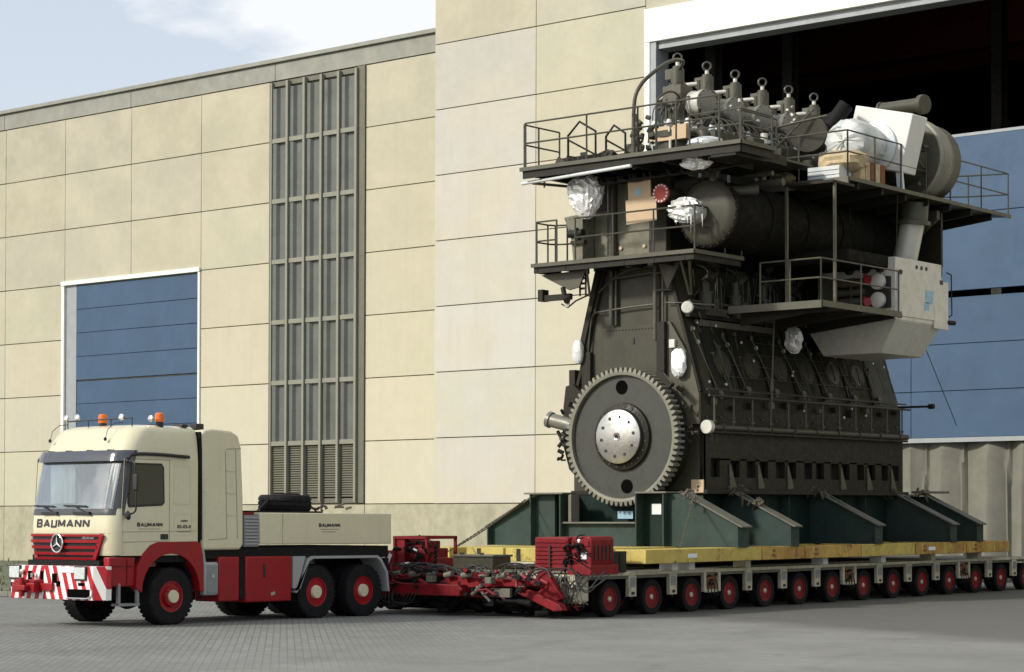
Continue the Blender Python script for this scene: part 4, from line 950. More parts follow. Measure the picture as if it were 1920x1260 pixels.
# --- hydraulic power packs
def power_pack(x0, label, open_side):
    t = thing('power_pack', label, 'power pack', (x0+0.9, -0.6, 0.9), 'red hydraulic power packs on the trailer noses', tilt=True)
    if open_side:
        MB().box(x0, x0+1.0, -1.15, -0.15, 0.92, 1.02).build('base', m_redworn, t, bevel=0.01)
        f_ = MB()
        for x in (x0+0.03, x0+0.95):
            for y in (-1.12, -0.18): f_.box(x-0.03, x+0.03, y-0.03, y+0.03, 1.02, 1.66)
        f_.box(x0, x0+0.98, -1.15, -1.08, 1.60, 1.66); f_.box(x0, x0+0.98, -0.21, -0.15, 1.60, 1.66); f_.box(x0, x0+0.06, -1.15, -0.15, 1.60, 1.66); f_.box(x0+0.92, x0+0.98, -1.15, -0.15, 1.60, 1.66)
        f_.build('frame', m_redworn, t, bevel=0.006)
        e_ = MB(); e_.box(x0+0.15, x0+0.85, -1.0, -0.3, 1.05, 1.40); e_.cyl((x0+0.2, -0.9, 1.45), (x0+0.2, -0.4, 1.45), 0.12, 14); e_.box(x0+0.45, x0+0.8, -0.95, -0.5, 1.40, 1.56)
        e_.build('motor', m_redworn, t, bevel=0.02)
        MB().box(x0+0.02, x0+0.30, -1.12, -0.3, 1.02, 1.60).build('side_cover', m_redworn, t, bevel=0.01)
        d_ = MB(); rq_ = random.Random(9)
        for k in range(34):
            p = Vector((x0+0.2+0.75*rq_.random(), -1.12+0.2*rq_.random(), 1.05+0.6*rq_.random())); q = p+Vector((rq_.uniform(-.22, .22), rq_.uniform(-.05, .1), rq_.uniform(-.18, .14)))
            d_.tube(smooth_path([p, (p+q)/2+Vector((0, -0.06, 0.05)), q], 4), rq_.uniform(0.010, 0.03), 6)
        d_.build('pipework', m_black, t)
        l_ = MB(); l_.cyl((x0+0.25, -1.2, 1.05), (x0+0.55, -1.22, 1.07), 0.045, 10); l_.cyl((x0+0.6, -1.14, 1.38), (x0+0.72, -1.16, 1.34), 0.03, 8); l_.build('filter', m_steel, t)
        w_ = MB().box(x0-0.42, x0+0.0, -1.15, -0.9, 0.85, 1.35).build('warning_board', m_redworn, t, bevel=0.01)
        for k in range(2): MB().obox((x0-0.34+0.18*k, -1.155, 1.10), (0.09, 0.008, 0.40), (0, R(28), 0)).build('warning_stripe', m_label, w_)
        MB().box(x0+1.0, x0+1.22, -1.1, -0.5, 0.92, 1.2).build('red_box', m_redworn, t, bevel=0.015)
    else:
        a = MB().box(x0, x0+0.86, -1.12, -0.15, 0.98, 1.66).build('cooler_case', m_redworn, t, bevel=0.025)
        for k in range(7): MB().box(x0+0.03, x0+0.83, -1.145, -1.12, 1.04+0.085*k, 1.075+0.085*k).build('cooler_slat', m_redworn, a)
        MB().box(x0+0.40, x0+0.44, -1.17, -1.14, 1.0, 1.5).build('cooler_strap', m_sign, a)
        MB().prism([(x0+0.94, 1.02), (x0+0.94, 1.60), (x0+1.0, 1.68), (x0+1.40, 1.68), (x0+1.46, 1.62), (x0+1.46, 1.10), (x0+1.40, 1.02)], 'y', -1.12, -0.35).build('engine_case', m_redworn, t, bevel=0.03, seg=3)
        for k in range(5): MB().box(x0+1.47, x0+1.475, -1.02+0.13*k, -0.97+0.13*k, 1.2, 1.5).build('vent_slot', m_sign, t)
        MB().box(x0+0.90, x0+1.5, -1.2, -0.25, 0.90, 1.10).build('base', m_redworn, t, bevel=0.01)
        g_ = MB(); rq_ = random.Random(19)
        for k in range(44):
            p = Vector((x0+0.80+0.42*rq_.random(), -1.15+0.1*rq_.random(), 1.02+0.66*rq_.random())); q = p+Vector((rq_.uniform(-.15, .3), rq_.uniform(-.08, .0), rq_.uniform(-.2, .1)))
            g_.tube(smooth_path([p, (p+q)/2+Vector((0, -0.06, 0.03)), q], 4), rq_.uniform(0.010, 0.028), 6)
        g_.build('pipework', m_black, t)
        l_ = MB(); l_.cyl((x0+1.12, -1.13, 1.40), (x0+1.12, -1.20, 1.40), 0.05, 12).cyl((x0+1.0, -1.16, 1.28), (x0+1.16, -1.18, 1.22), 0.025, 8); l_.box(x0+1.02, x0+1.4, -1.145, -1.12, 1.48, 1.60)
        l_.build('fitting', m_redworn, t, bevel=0.004)
        MB().box(x0+1.20, x0+1.34, -1.135, -1.121, 1.22, 1.36).build('label', m_label, t)
        MB().lathe([(0.05, 0), (0.05, 0.02), (0, 0.03)], (x0+1.15, -1.12, 1.58), (0, -1, 0), 14).build('gauge', m_label, t)
    return t
power_pack(-5.02, 'red hydraulic power pack with open pipework at the far nose of the trailer', True)
power_pack(-1.12, 'red boxy hydraulic power pack with ribbed cooler case above the near nose of the trailer', False)

# --- drawbar and steering linkage between truck and trailer
db = thing('drawbar', 'red steering drawbar frame linking the truck to the trailer modules', 'drawbar', (-3.4, -1.6, 0))
a_ = MB(); a_.box(-5.45, -2.45, -1.95, -1.72, 0.42, 0.66); a_.prism([(-5.45, 0.66), (-3.3, 0.66), (-2.9, 0.84), (-0.55, 0.76), (-0.55, 0.66), (-2.4, 0.60), (-2.45, 0.42), (-5.45, 0.42)], 'y', -1.70, -1.45)
a_.build('main_beam', m_redworn, db, bevel=0.015)
a_ = MB(); a_.prism([(-3.0, 0.80), (-1.9, 0.80), (-1.75, 0.52), (-2.1, 0.38), (-2.6, 0.40)], 'y', -1.60, -1.40); a_.box(-2.9, -0.6, -1.42, -1.1, 0.72, 0.80)
a_.build('knuckle_plate', m_redworn, db, bevel=0.015)
a_ = MB(); a_.prism([(-1.15, 0.62), (-0.95, 0.64), (-0.02, 0.30), (0.06, 0.18), (-0.18, 0.16), (-1.10, 0.50)], 'y', -1.72, -1.52); a_.build('arm', m_redworn, db, bevel=0.02)
a_ = MB(); a_.prism([(-0.92, 0.60), (-0.72, 0.98), (-0.55, 0.98), (-0.10, 0.42), (-0.30, 0.34)], 'y', -1.50, -1.36); a_.build('gusset', m_redworn, db, bevel=0.015)
a_ = MB(); a_.box(-5.35, -5.05, -2.1, -1.2, 0.40, 0.72); a_.bar((-5.2, -2.2, 0.75), (-4.2, -1.4, 0.80), 0.14, 0.12); a_.bar((-5.2, -2.2, 0.75), (-6.0, -1.0, 0.80), 0.14, 0.12); a_.bar((-4.2, -1.5, 0.83), (-2.4, -1.2, 0.86), 0.12, 0.08)
a_.build('tow_beam', m_redworn, db, bevel=0.01)
a_ = MB(); rq_ = random.Random(31)
for k in range(30):
    x = -5.2+4.6*rq_.random(); y = -1.95+0.7*rq_.random(); w_ = rq_.uniform(0.4, 1.4)
    a_.tube(smooth_path([(x, y, 0.82), (x+w_*0.3, y, 0.95+0.12*rq_.random()), (x+w_*0.7, y+0.05, 0.97+0.12*rq_.random()), (x+w_, y, 0.84)], 5), rq_.uniform(0.010, 0.018), 6)
for k in range(7):
    x = -4.9+0.1*k; a_.tube(smooth_path([(x, -1.96, 0.5), (x+0.1, -2.05, 0.28-0.03*(k % 3)), (x+0.5, -2.0, 0.25), (x+0.7, -1.96, 0.48)], 5), 0.012, 6)
a_.build('hose', m_hose, db)
a_ = MB()
for k in range(9):
    x = -4.9+0.48*k; a_.cyl((x, -1.80, 0.84), (x+0.20, -1.80, 0.88), 0.05+0.012*(k % 3), 10)
for x in (-4.9, -3.35, -1.75): a_.box(x, x+0.16, -1.98, -1.82, 0.70, 0.83)
a_.build('fitting', m_flange, db, bevel=0.006)
a_ = MB()
for x in (-4.6, -3.4, -2.2, -1.6, -1.0):
    a_.box(x, x+0.3, -1.5, -1.0, 0.22, 0.6); a_.cyl((x, -1.5, 0.35), (x+0.7, -1.3, 0.3), 0.07, 10)
a_.box(-6.0, -0.5, -1.0, -0.8, 0.25, 0.85)
for k in range(46):  # black clutter and low plate added for the deep shade under the drawbar
    p = Vector((-5.6+5.2*rq_.random(), -1.7+0.8*rq_.random(), 0.10+0.42*rq_.random())); a_.cyl(p, p+Vector((rq_.uniform(-.5, .5), rq_.uniform(-.2, .2), rq_.uniform(-.12, .12))), rq_.uniform(0.03, 0.09), 8)
a_.box(-5.9, -0.7, -0.98, -0.80, 0.10, 0.5)
a_.build('underframe_shade_fill', m_black, db)
a_ = MB()
for k in range(40):
    p = Vector((-5.3+5.0*rq_.random(), -1.98+0.25*rq_.random(), 0.40+0.55*rq_.random())); a_.cyl(p, p+Vector((rq_.uniform(-.3, .3), rq_.uniform(-.06, .06), rq_.uniform(-.16, .16))), rq_.uniform(0.015, 0.05), 8)
a_.build('linkage_fitting', m_redworn, db)
a_ = MB()
for k in range(34):
    p = Vector((-5.3+5.0*rq_.random(), -2.0+0.15*rq_.random(), 0.45+0.5*rq_.random())); a_.obox(p, (rq_.uniform(.04, .22), 0.05, rq_.uniform(.03, .10)), (0, rq_.uniform(-.4, .4), 0))
a_.build('linkage_fitting', m_black, db)
a_ = MB().cyl((-2.15, -1.75, 0.62), (-1.75, -1.80, 0.33), 0.03, 8).cyl((-2.3, -1.72, 0.45), (-2.0, -1.76, 0.66), 0.045, 8)
a_.box(-1.75, -1.25, -1.78, -1.70, 0.42, 0.60)
a_.build('cylinder_rod', m_flange, db)
bx_ = thing('tool_box', 'dark olive steel tool box lying on the drawbar in front of the yellow mats', 'box', (-2.5, -1.0, 0.92), tilt=True)
MB().box(-3.15, -2.05, -1.35, -0.75, 0.98, 1.27).build('box', m_eng, bx_, bevel=0.02)
MB().box(-3.18, -2.02, -1.38, -0.72, 1.24, 1.285).build('lid', m_engl, bx_, bevel=0.01)
MB().box(-2.95, -2.85, -1.36, -1.34, 1.28, 1.33).box(-2.4, -2.3, -1.36, -1.34, 1.28, 1.33).build('latch', m_sign, bx_)
pole = MB(); pole.cyl((-3.62, -1.35, 0.85), (-3.62, -1.35, 1.45), 0.02, 8)
for k in range(5): pole.cyl((-3.66, -1.35, 1.0+0.1*k), (-3.60, -1.35, 1.05+0.1*k), 0.035, 8)
solo(pole, 'valve_post', m_black, 'thin black post with clamps standing on the drawbar behind its hoses', 'post', (-3.62, -1.35, 0.85))

# ================================================================ LOAD SPREADING BEAMS (yellow)
ml = ['leftmost yellow load-spreading beam, clean paint, just right of the red power pack', 'second yellow beam along the trailer edge, rusty red marks at its left end',
      'third yellow beam along the trailer edge, short and brown-stained', 'fourth yellow beam along the trailer edge, between stained ends', 'fifth yellow beam along the trailer edge, orange rust streaks', 'rearmost yellow beam along the trailer edge, heavy rust']
ybs = [(0.66, 5.15), (5.20, 7.0), (7.05, 9.6), (9.65, 12.3), (12.35, 15.1), (15.15, 17.6)]
XS = 0.42
def ymat(i):
    return m_yellow if i in (0, 3) else m_yellow2
for i, (a, b) in enumerate(ybs):
    t = thing('spreader_beam', ml[i], 'steel beam', (XS-0.4, (a+b)/2, 1.09), 'yellow load-spreading beams on the trailer', tilt=True)
    mb = MB().box(XS-0.80, XS, a, b, 1.09, 1.385).build('beam', ymat(i), t, bevel=0.012)
    for k in range(max(1, int((b-a)/1.2))):
        y = a+0.35+1.2*k
        if y < b-0.1: MB().box(XS, XS+0.008, y-0.035, y+0.035, 1.11, 1.365).build('stiffener', m_yellow, t)
    if i in (1, 2, 4, 5):
        MB().box(XS, XS+0.010, a+0.35, a+0.55, 1.16, 1.22).box(XS, XS+0.010, a+0.38, a+0.52, 1.27, 1.32).build('lifting_slot', m_rust, t)
    if i in (0, 4): MB().box(XS, XS+0.009, (a+b)/2-0.7, (a+b)/2-0.35, 1.19, 1.28).build('label', m_label, t)
for i, x in enumerate((-6.3, -4.9, -3.6, -2.35)):
    t = thing('spreader_beam', ['far left yellow beam end under the sloping green strut', 'yellow beam end left of the standing grey plate', 'yellow beam end right of the standing grey plate', 'yellow beam end tucked behind the red power pack'][i], 'steel beam', (x, 3, 1.09), 'yellow load-spreading beams on the trailer', tilt=True)
    MB().box(x-0.02, x+1.05, 1.0+0.2*(i % 2), 17.0, 1.09, 1.385).build('beam', m_yellow, t, bevel=0.012)
    MB().box(x+0.3, x+0.40, 0.985+0.2*(i % 2), 1.0+0.2*(i % 2), 1.10, 1.37).build('stiffener', m_sign, t)
# timber / steel packers under the mats
for i, (y, x0) in enumerate(((0.2, 0.0), (2.1, 0.02), (2.75, 0.02), (5.0, 0.0), (8.4, 0.0), (11.2, 0.02), (13.8, 0.0), (16.4, 0.0))):
    pk = MB().box(-0.25, 0.09, y, y+0.22, 0.918, 1.088)
    solo(pk, 'packer_block', m_label if i in (0, 1, 2, 4, 5) else m_creamdirty, ['white packing block under the left end of the yellow beams', 'white packing block below the clean yellow beam, left of a pair', 'white packing block below the clean yellow beam, right of a pair', 'dirty packing block below the rusty-marked second yellow beam', 'white packing block under the third yellow beam', 'white packing block under the fourth yellow beam', 'dirty packing block under the streaked fifth yellow beam', 'dirty packing block under the rearmost yellow beam'][i], 'block', (-0.4, y+0.14, 0.918), tilt=True, bevel=0.008)
gp = MB().box(-1.78, -1.42, 0.75, 0.80, 0.92, 1.42); solo(gp, 'steel_plate', m_grey, 'small grey plate standing upright between the yellow beam ends', 'plate', (-1.6, 0.78, 0.92), tilt=True, bevel=0.005)
sb = MB().box(-0.55, 0.15, -0.55, 0.35, 0.92, 1.36)
for k in range(3): sb.box(0.15, 0.17, -0.5+0.3*k, -0.34+0.3*k, 0.95, 1.33)
for k in range(2): sb.box(-0.5+0.35*k, -0.3+0.35*k, -0.57, -0.55, 0.95, 1.33)
solo(sb, 'battery_box', m_eng2, 'dark grey ribbed box between the red power pack and the yellow beam', 'box', (-0.2, -0.1, 0.92), tilt=True, bevel=0.012)

# ================================================================ GREEN TRANSPORT CRADLE
cra = thing('transport_cradle', 'green steel transport cradle with sloping triangular wings carrying the engine', 'cradle', (-3.15, 9.5, 1.385), tilt=True)
XC = -3.15; ZB, ZT_ = 1.388, 2.60
def wing(y, first=False):
    for s in (1, -1):
        xi, xm, xo = XC+s*1.85, XC+s*2.2, XC+s*3.57
        o = MB().prism([(XC+s*1.55, ZB), (XC+s*1.55, ZT_-0.02), (xm, ZT_-0.02), (xo, ZB+0.46), (xo, ZB)], 'y', y-0.03, y+0.03).build('wing_plate', m_green, cra, bevel=0.004, seg=1)
        # sloping flange
        f = MB(); f.bar((xm-s*0.42, y+0.02, ZT_+0.13), (xo+s*0.10, y+0.02, ZB+0.445), 0.36, 0.035)
        f.build('sloping_flange', m_flange, cra, bevel=0.004, seg=1)
        MB().box(xo-s*0.012, xo+s*0.012, y-0.17, y+0.19, ZB, ZB+0.45).build('end_plate', m_green, cra)
        MB().box(XC+s*1.5, xo+s*0.05, y-0.17, y+0.19, ZB-0.0, ZB+0.025).build('base_flange', m_green, cra)
for y in (6.55, 10.45, 14.35): wing(y)
wing(15.85)
# heavy front frame in front of the toothed wheel
yf_ = 4.30
for s in (1, -1):
    xo = XC+s*3.60+(0 if s > 0 else 0.05)
    MB().prism([(XC+s*1.62, ZB), (XC+s*1.62, ZT_-0.02), (XC+s*2.18, ZT_-0.02), (xo, ZB+0.46), (xo, ZB)], 'y', yf_-0.03, yf_+0.03).build('wing_plate', m_green, cra, bevel=0.004, seg=1)
    MB().bar((XC+s*2.05, yf_+0.04, ZT_+0.02), (xo+s*0.10, yf_+0.04, ZB+0.445), 0.44, 0.035).build('sloping_flange', m_flange, cra, bevel=0.004, seg=1)
    MB().box(xo-s*0.015, xo+s*0.015, yf_-0.20, yf_+0.26, ZB, ZB+0.45).build('end_plate', m_green, cra)
    xa, xb = (XC+0.86, XC+1.62) if s > 0 else (XC-2.22, XC-1.33)
    MB().box(xa, xb, yf_+0.10, yf_+0.13, ZB, ZT_).build('post_web', m_greend, cra)
    for x in (xa, xb): MB().box(x-0.02, x+0.02, yf_-0.22, yf_+0.14, ZB, ZT_).build('post_flange', m_green, cra, bevel=0.004)
    MB().box(xa-0.10*(s < 0)*1.6, xb+0.1, yf_-0.26, yf_+0.30, ZT_, ZT_+0.04).build('post_cap', m_flange, cra, bevel=0.004)
MB().box(XC-1.33, XC+0.86, yf_-0.02, yf_+0.03, ZB, ZB+0.52).build('trough_plate', m_green, cra)
MB().box(XC-1.33, XC+0.86, yf_-0.16, yf_+0.20, ZB+0.52, ZB+0.56).build('trough_flange', m_flange, cra, bevel=0.004)
MB().box(XC-1.12, XC-1.04, yf_-0.16, yf_+0.16, ZB+0.56, ZT_-0.02).build('trough_side', m_flange, cra)
# second bulkhead, long side walls, floor
MB().box(XC-1.6, XC+1.6, 5.2, 5.26, ZB, ZT_-0.02).build('bulkhead', m_greend, cra)
for s in (1, -1):
    MB().box(XC+s*1.60, XC+s*1.66, yf_, 15.8, ZB, ZT_-0.01).build('side_wall', m_greend, cra)
    for k in range(9):
        y = 5.3+1.25*k
        if min(abs(y-q) for q in (6.55, 10.45, 14.35, 15.85)) > 0.3: MB().box(XC+s*1.66, XC+s*1.90, y-0.012, y+0.012, ZB, ZT_-0.05).build('side_rib', m_green, cra)
    MB().box(XC+s*1.4, XC+s*1.98, 5.3, 15.9, ZT_, ZT_+0.035).build('top_flange', m_flange, cra, bevel=0.004)
MB().box(XC-1.85, XC+1.85, yf_+0.3, 16.3, ZB, ZB+0.03).build('floor_plate', m_greend, cra)
MB().box(XC+1.7, XC+2.1, 15.6, 17.0, ZT_+0.06, ZT_+0.12).build('tail_bracket', m_flange, cra)
MB().box(XC+1.10, XC+1.36, yf_+0.085, yf_+0.098, 2.12, 2.36).build('label', m_label, cra)
MB().box(XC-0.28, XC+0.16, 4.95, 4.96, 2.02, 2.20).build('label', m_bluep, cra)
lg = MB(); rl_ = random.Random(61)
for (x, y, z) in ((XC+2.1, 6.4, 2.68), (XC+1.95, 10.3, 2.68), (XC+1.9, 14.2, 2.68), (XC+1.9, 15.7, 2.66), (XC+2.35, 4.2, 2.58), (XC+2.6, 6.5, 2.42)):
    for k in range(12):
        p = Vector((x+rl_.uniform(-.25, .2), y+rl_.uniform(-.25, .15), z+rl_.uniform(-.08, .12))); lg.cyl(p, p+Vector((rl_.uniform(-.16, .2), rl_.uniform(-.1, .1), rl_.uniform(-.2, .05))), rl_.uniform(0.015, 0.04), 7)
tag(lg.build('lashing_fitting', m_chain, cra), kind='stuff')
# lashing chains
def chain(p0, p1, sag, label, o):
    p0, p1 = Vector(p0), Vector(p1); n = int((p1-p0).length/0.07); c_ = MB()
    for k in range(n):
        t = k/n; p = p0.lerp(p1, t); p.z -= sag*math.sin(math.pi*t); q = p0.lerp(p1, (k+1.15)/n); q.z -= sag*math.sin(math.pi*(k+1.15)/n)
        c_.bar(p, q, 0.030 if k % 2 else 0.012, 0.012 if k % 2 else 0.030)
    return solo(c_, 'lashing_chain', m_chain, label, 'chain', o, 'lashing chains holding the cradle', tilt=True)
chain((XC+2.42, 4.12, 2.50), (XS+0.02, 1.7, 1.10), 0.05, 'rusty lashing chain running from the first green wing down to the clean yellow beam', (XC+2.4, 4.0, 2.4))
chain((XC-2.3, 4.0, 2.48), (-4.4, -1.1, 1.0), 0.12, 'dark lashing chain sloping down left from the green cradle to the trailer nose', (XC-2.3, 4.0, 2.4))
chain((XC-2.4, 4.0, 2.40), (-5.6, 0.6, 1.0), 0.02, 'short lashing chain beside the left sloping green strut', (XC-2.4, 4.0, 2.3))
# ================================================================ SHIP DIESEL ENGINE
eng = thing('ship_engine', 'huge olive six-cylinder ship diesel engine with toothed flywheel and railed galleries', 'engine', (-3.12, 9.8, 2.62), tilt=True)
EX = -3.12; YE0, YE1 = 5.30, 14.75
def E(mb, name, mt, parent=None, **k): return mb.build(name, mt, parent or eng, **k)
SX = EX+1.87        # near face of the bedplate
# ---- bedplate with openings (near side wall is a frame of plates)
zb0, zb1 = 2.64, 4.12
holes = [(5.60, 5.98, 2.98, 3.42)]
for a, b in ((6.44, 6.83), (7.13, 7.53), (7.70, 8.08), (8.44, 8.85), (9.0, 9.37), (9.75, 10.13), (10.31, 10.7), (11.03, 11.43), (11.56, 11.96), (12.34, 12.7), (12.89, 13.28), (13.61, 13.95), (14.15, 14.53)): holes.append((a, b, 2.98, 3.38))
E(MB().box(EX-1.84, SX-0.20, YE0+0.06, YE1, zb0, zb1), 'bedplate_core', m_dark)
bp = MB(); prev = YE0
for (a, b, c, d) in sorted(holes):
    bp.box(SX-0.10, SX, prev, a, c, d); prev = b
bp.box(SX-0.10, SX, prev, YE1, 2.98, 3.42); bp.box(SX-0.10, SX, YE0, YE1, zb0, 2.98); bp.box(SX-0.10, SX, YE0, YE1, 3.42, zb1)
for (a, b, c, d) in holes:
    if d < 3.42: bp.box(SX-0.10, SX, a, b, d, 3.42)
E(bp, 'bedplate_wall', m_eng2)
for k, y in enumerate((7.62, 8.95, 11.5, 12.84, 14.1, 6.38)):
    E(MB().prism([(y, 2.72), (y+0.28, 2.74), (y+0.02, 3.30), (y-0.03, 3.30)], 'x', SX+0.005, SX+0.03), 'holding_bracket', m_engl)
E(MB().box(EX-1.87, SX, YE0, YE0+0.10, zb0, zb1), 'bedplate_end', m_eng, bevel=0.01)
E(MB().box(EX-1.95, SX+0.12, YE0-0.02, YE1+0.1, zb0-0.05, zb0+0.05), 'foot_flange', m_eng2, bevel=0.006)
E(MB().box(SX-0.32, SX+0.02, YE0-0.03, YE0-0.005, 2.62, 2.92), 'yellow_plate', m_card); 
E(MB().cyl((SX-0.12, YE0-0.035, 2.76), (SX-0.12, YE0-0.03, 2.76), 0.035, 12), 'plate_hole', m_sign)
# upper crankcase wall with vent openings + long galley pipe
E(MB().box(EX-1.87, SX-0.06, YE0, YE1, zb1, 4.92), 'crankcase', m_eng2, bevel=0.01)
for (a, b) in ((5.55, 5.72), (5.78, 5.95)): E(MB().box(SX-0.06, SX+0.004, a, b, 3.82, 4.0), 'vent_hole', m_sign)
E(MB().tube([(SX+0.10, YE0+0.1, 4.13), (SX+0.10, YE1+0.05, 4.13)], 0.075, 12), 'galley_pipe', m_pipe)
E(MB().box(SX-0.06, SX+0.16, YE0+0.1, YE1, 4.00, 4.05), 'galley_shelf', m_eng2)
for k in range(9): E(MB().cyl((SX+0.10, 5.9+1.05*k, 4.13), (SX+0.10, 5.96+1.05*k, 4.13), 0.105, 12), 'pipe_flange', m_pipe)
E(MB().cyl((SX+0.10, YE0+0.10, 4.13), (SX+0.10, YE0-0.04, 4.13), 0.16, 20), 'flange_cap', m_silver, bevel=0.01)
rl = MB().tube([(SX+0.16, YE0, 4.86), (SX+0.16, YE1+0.1, 4.86)], 0.028, 8).tube([(SX+0.10, YE0, 5.0), (SX+0.10, YE1, 5.0)], 0.02, 8)
E(rl, 'side_pipe', m_pipe)
for k in range(12):
    y = 5.55+0.81*k
    q = MB().cyl((SX+0.14, y, 4.18), (SX+0.14, y, 4.84), 0.022, 8).cyl((SX+0.14, y, 4.25), (SX+0.14, y, 4.29), 0.06, 10)
    E(q, 'drain_pipe', m_engl)
# ---- A-frame: profile in XZ, extruded along Y
def hw_(z): return 1.87-0.30*max(0, z-4.92)
zt = 7.95
fr = MB().prism([(EX-1.87, 4.90), (EX+1.80, 4.90), (EX+hw_(zt)-0.06, zt), (EX-hw_(zt)+0.06, zt)], 'y', YE0+0.02, YE1-0.1)
E(fr, 'frame_box', m_eng)
def side(z, off=0.0): return EX+hw_(z)-0.07+off
# near side: sloping wall panels, doors, ribs, rods
for k in range(7):
    y = 5.36 if k == 0 else 5.82+1.255*k-0.05
    E(MB().bar((side(4.95, 0.03), y, 4.95), (side(6.62, 0.03), y, 6.62), 0.05, 0.10, upd=(1, 0, 0)), 'frame_rib', m_eng2)
for k in range(6):
    y0_, y1_ = 5.89+k*1.255, 5.89+(k+1)*1.255-0.22
    vs = []
    for off in (0.012, 0.05):
        for z, y in ((5.02, y0_), (5.02, y1_), (6.45, y1_), (6.45, y0_)): vs.append((side(z, off), y, z))
    E(MB().add(vs, [(0,1,2,3),(4,7,6,5),(0,4,5,1),(1,5,6,2),(2,6,7,3),(3,7,4,0)]), 'side_panel', m_eng2, bevel=0.008, seg=1)
nrm = Vector((1, 0, 0.30)).normalized()
for k in range(6):
    y = 6.45+1.255*k; c = Vector((side(5.66, 0.05), y, 5.66))
    d = E(MB().lathe([(0.34, 0.0), (0.34, 0.02), (0.30, 0.03), (0.29, 0.055), (0.10, 0.07), (0, 0.072)], c, nrm, 30), 'inspection_door', m_eng)
    bt = MB()
    u = Vector((0, 1, 0)); w_ = nrm.cross(u)
    for q in range(14):
        a = 2*math.pi*q/14; p = c+(u*math.cos(a)+w_*math.sin(a))*0.32+nrm*0.01; bt.cyl(p, p+nrm*0.03, 0.016, 6)
    bt.bar(c-w_*0.2+nrm*0.075, c+w_*0.2+nrm*0.075, 0.03, 0.03, upd=(0, 1, 0))
    E(bt, 'door_bolt', m_pipe, d)
for k in range(7):
    y = 5.42+1.255*k if k else 5.42
    z1, z0 = (6.35, 5.1) if k else (6.42, 4.95)
    p1 = Vector((side(z1, 0.13), y, z1)); p0 = Vector((side(z0, 0.17), y+0.38, z0))
    q = MB().tube([p1, p0], 0.014, 8)
    E(q, 'lever_rod', m_engl)
    q = MB().cyl(p0-Vector((0.06, 0.0, 0.02)), p0+Vector((0.05, 0.0, 0)), 0.05, 10).lathe([(0.10, 0), (0.10, 0.03), (0.07, 0.03)], p0+Vector((0, 0.09, -0.06)), (1, 0, 0), 14)
    q.cyl(p1-Vector((0, 0, 0.05)), p1+Vector((0, 0, 0.06)), 0.035, 8)
    E(q, 'lever_head', m_pipe)
    E(MB().lathe([(0, 0), (0.05, 0.0), (0.05, 0.05), (0, 0.06)], (side(6.15, 0.07), y+0.18, 6.12), (1, 0, 0.3), 12), 'indicator_cap', m_silver)
rp = random.Random(77)
# assorted near-side piping between the doors
q = MB()
for k in range(16):
    y = 5.6+8.9*rp.random(); za = rp.uniform(5.2, 6.4); zb = za-rp.uniform(0.3, 1.3); zb = max(4.95, zb)
    q.tube([(side(za, 0.08), y, za), (side(za, 0.13), y+0.02, za-0.08), (side(zb, 0.13), y+rp.uniform(-0.1, 0.3), zb+0.06), (side(zb, 0.07), y+0.1, zb)], rp.uniform(0.009, 0.016), 6)
for k in range(5):
    z = 5.05+0.3*k; q.tube([(side(z, 0.09), 5.6+k*0.6, z), (side(z, 0.09), 14.3-k*0.9, z)], 0.010, 6)
E(q, 'thin_pipe', m_pipe)
q = MB()
for k in range(34):
    y = 5.5+9.0*rp.random(); za = rp.uniform(5.0, 6.7); L_ = rp.uniform(0.15, 0.7); zb = max(4.9, za-L_)
    q.tube([(side(za, 0.10), y, za), (side(zb, 0.12), y+rp.uniform(-0.08, 0.16), zb)], rp.uniform(0.007, 0.013), 5)
    if k % 2: q.cyl((side(za, 0.06), y, za), (side(za, 0.14), y, za), rp.uniform(0.02, 0.045), 8)
for k in range(22):
    y = 5.45+9.1*rp.random(); z = rp.uniform(6.8, 7.9); q.tube([(side(z, 0.3), y, z), (side(z, 0.32), y+rp.uniform(-.3, .3), z-rp.uniform(0.1, 0.5))], rp.uniform(0.008, 0.02), 5)
E(q, 'thin_pipe', m_engl)
q = MB()
for k in range(26):
    y = 5.45+9.1*rp.random(); z = rp.uniform(4.2, 7.6); off = 0.12 if z > 4.95 else 0.08; x = side(z, off) if z > 4.95 else SX+0.02
    q.lathe([(0, -0.02), (0.03, -0.015), (0.035, 0.02), (0, 0.03)], (x, y, z), (1, 0, 0), 10)
E(q, 'pale_fitting', m_silver)
for k in range(12):
    y = 5.7+0.78*k; z = 4.55+0.18*rp.random()
    E(MB().box(SX-0.07, SX+0.06, y, y+rp.uniform(0.10, 0.3), z, z+rp.uniform(0.08, 0.2)), 'junction_box', m_eng2 if k % 3 else m_engl, bevel=0.01)
for k in range(16):
    y = 5.5+0.6*k; E(MB().cyl((SX-0.06, y, 4.38), (SX-0.03, y, 4.38), 0.028, 6), 'bolt', m_pipe)
# light strip and gallery ledge above the doors
E(MB().obox((side(6.60, 0.13), 7.45, 6.60), (0.03, 3.30, 0.14), (0, R(16), 0)), 'name_strip', m_engl)
E(MB().box(side(6.75, -0.25), side(6.75, 0.22), YE0+0.05, YE1-0.1, 6.70, 6.78), 'ledge', m_eng2, bevel=0.006)
E(MB().tube([(side(6.9, 0.30), YE0, 6.92), (side(6.9, 0.30), YE1, 6.92)], 0.045, 10).tube([(side(6.9, 0.22), YE0+0.1, 7.08), (side(6.9, 0.22), YE1, 7.08)], 0.03, 8), 'fuel_rail', m_pipe)
E(MB().lathe([(0, -0.08), (0.13, -0.06), (0.15, 0.0), (0.13, 0.05), (0, 0.06)], (side(6.85, 0.30), YE0-0.12, 6.90), (0.35, -1, 0), 20), 'lamp_cover', m_silver)
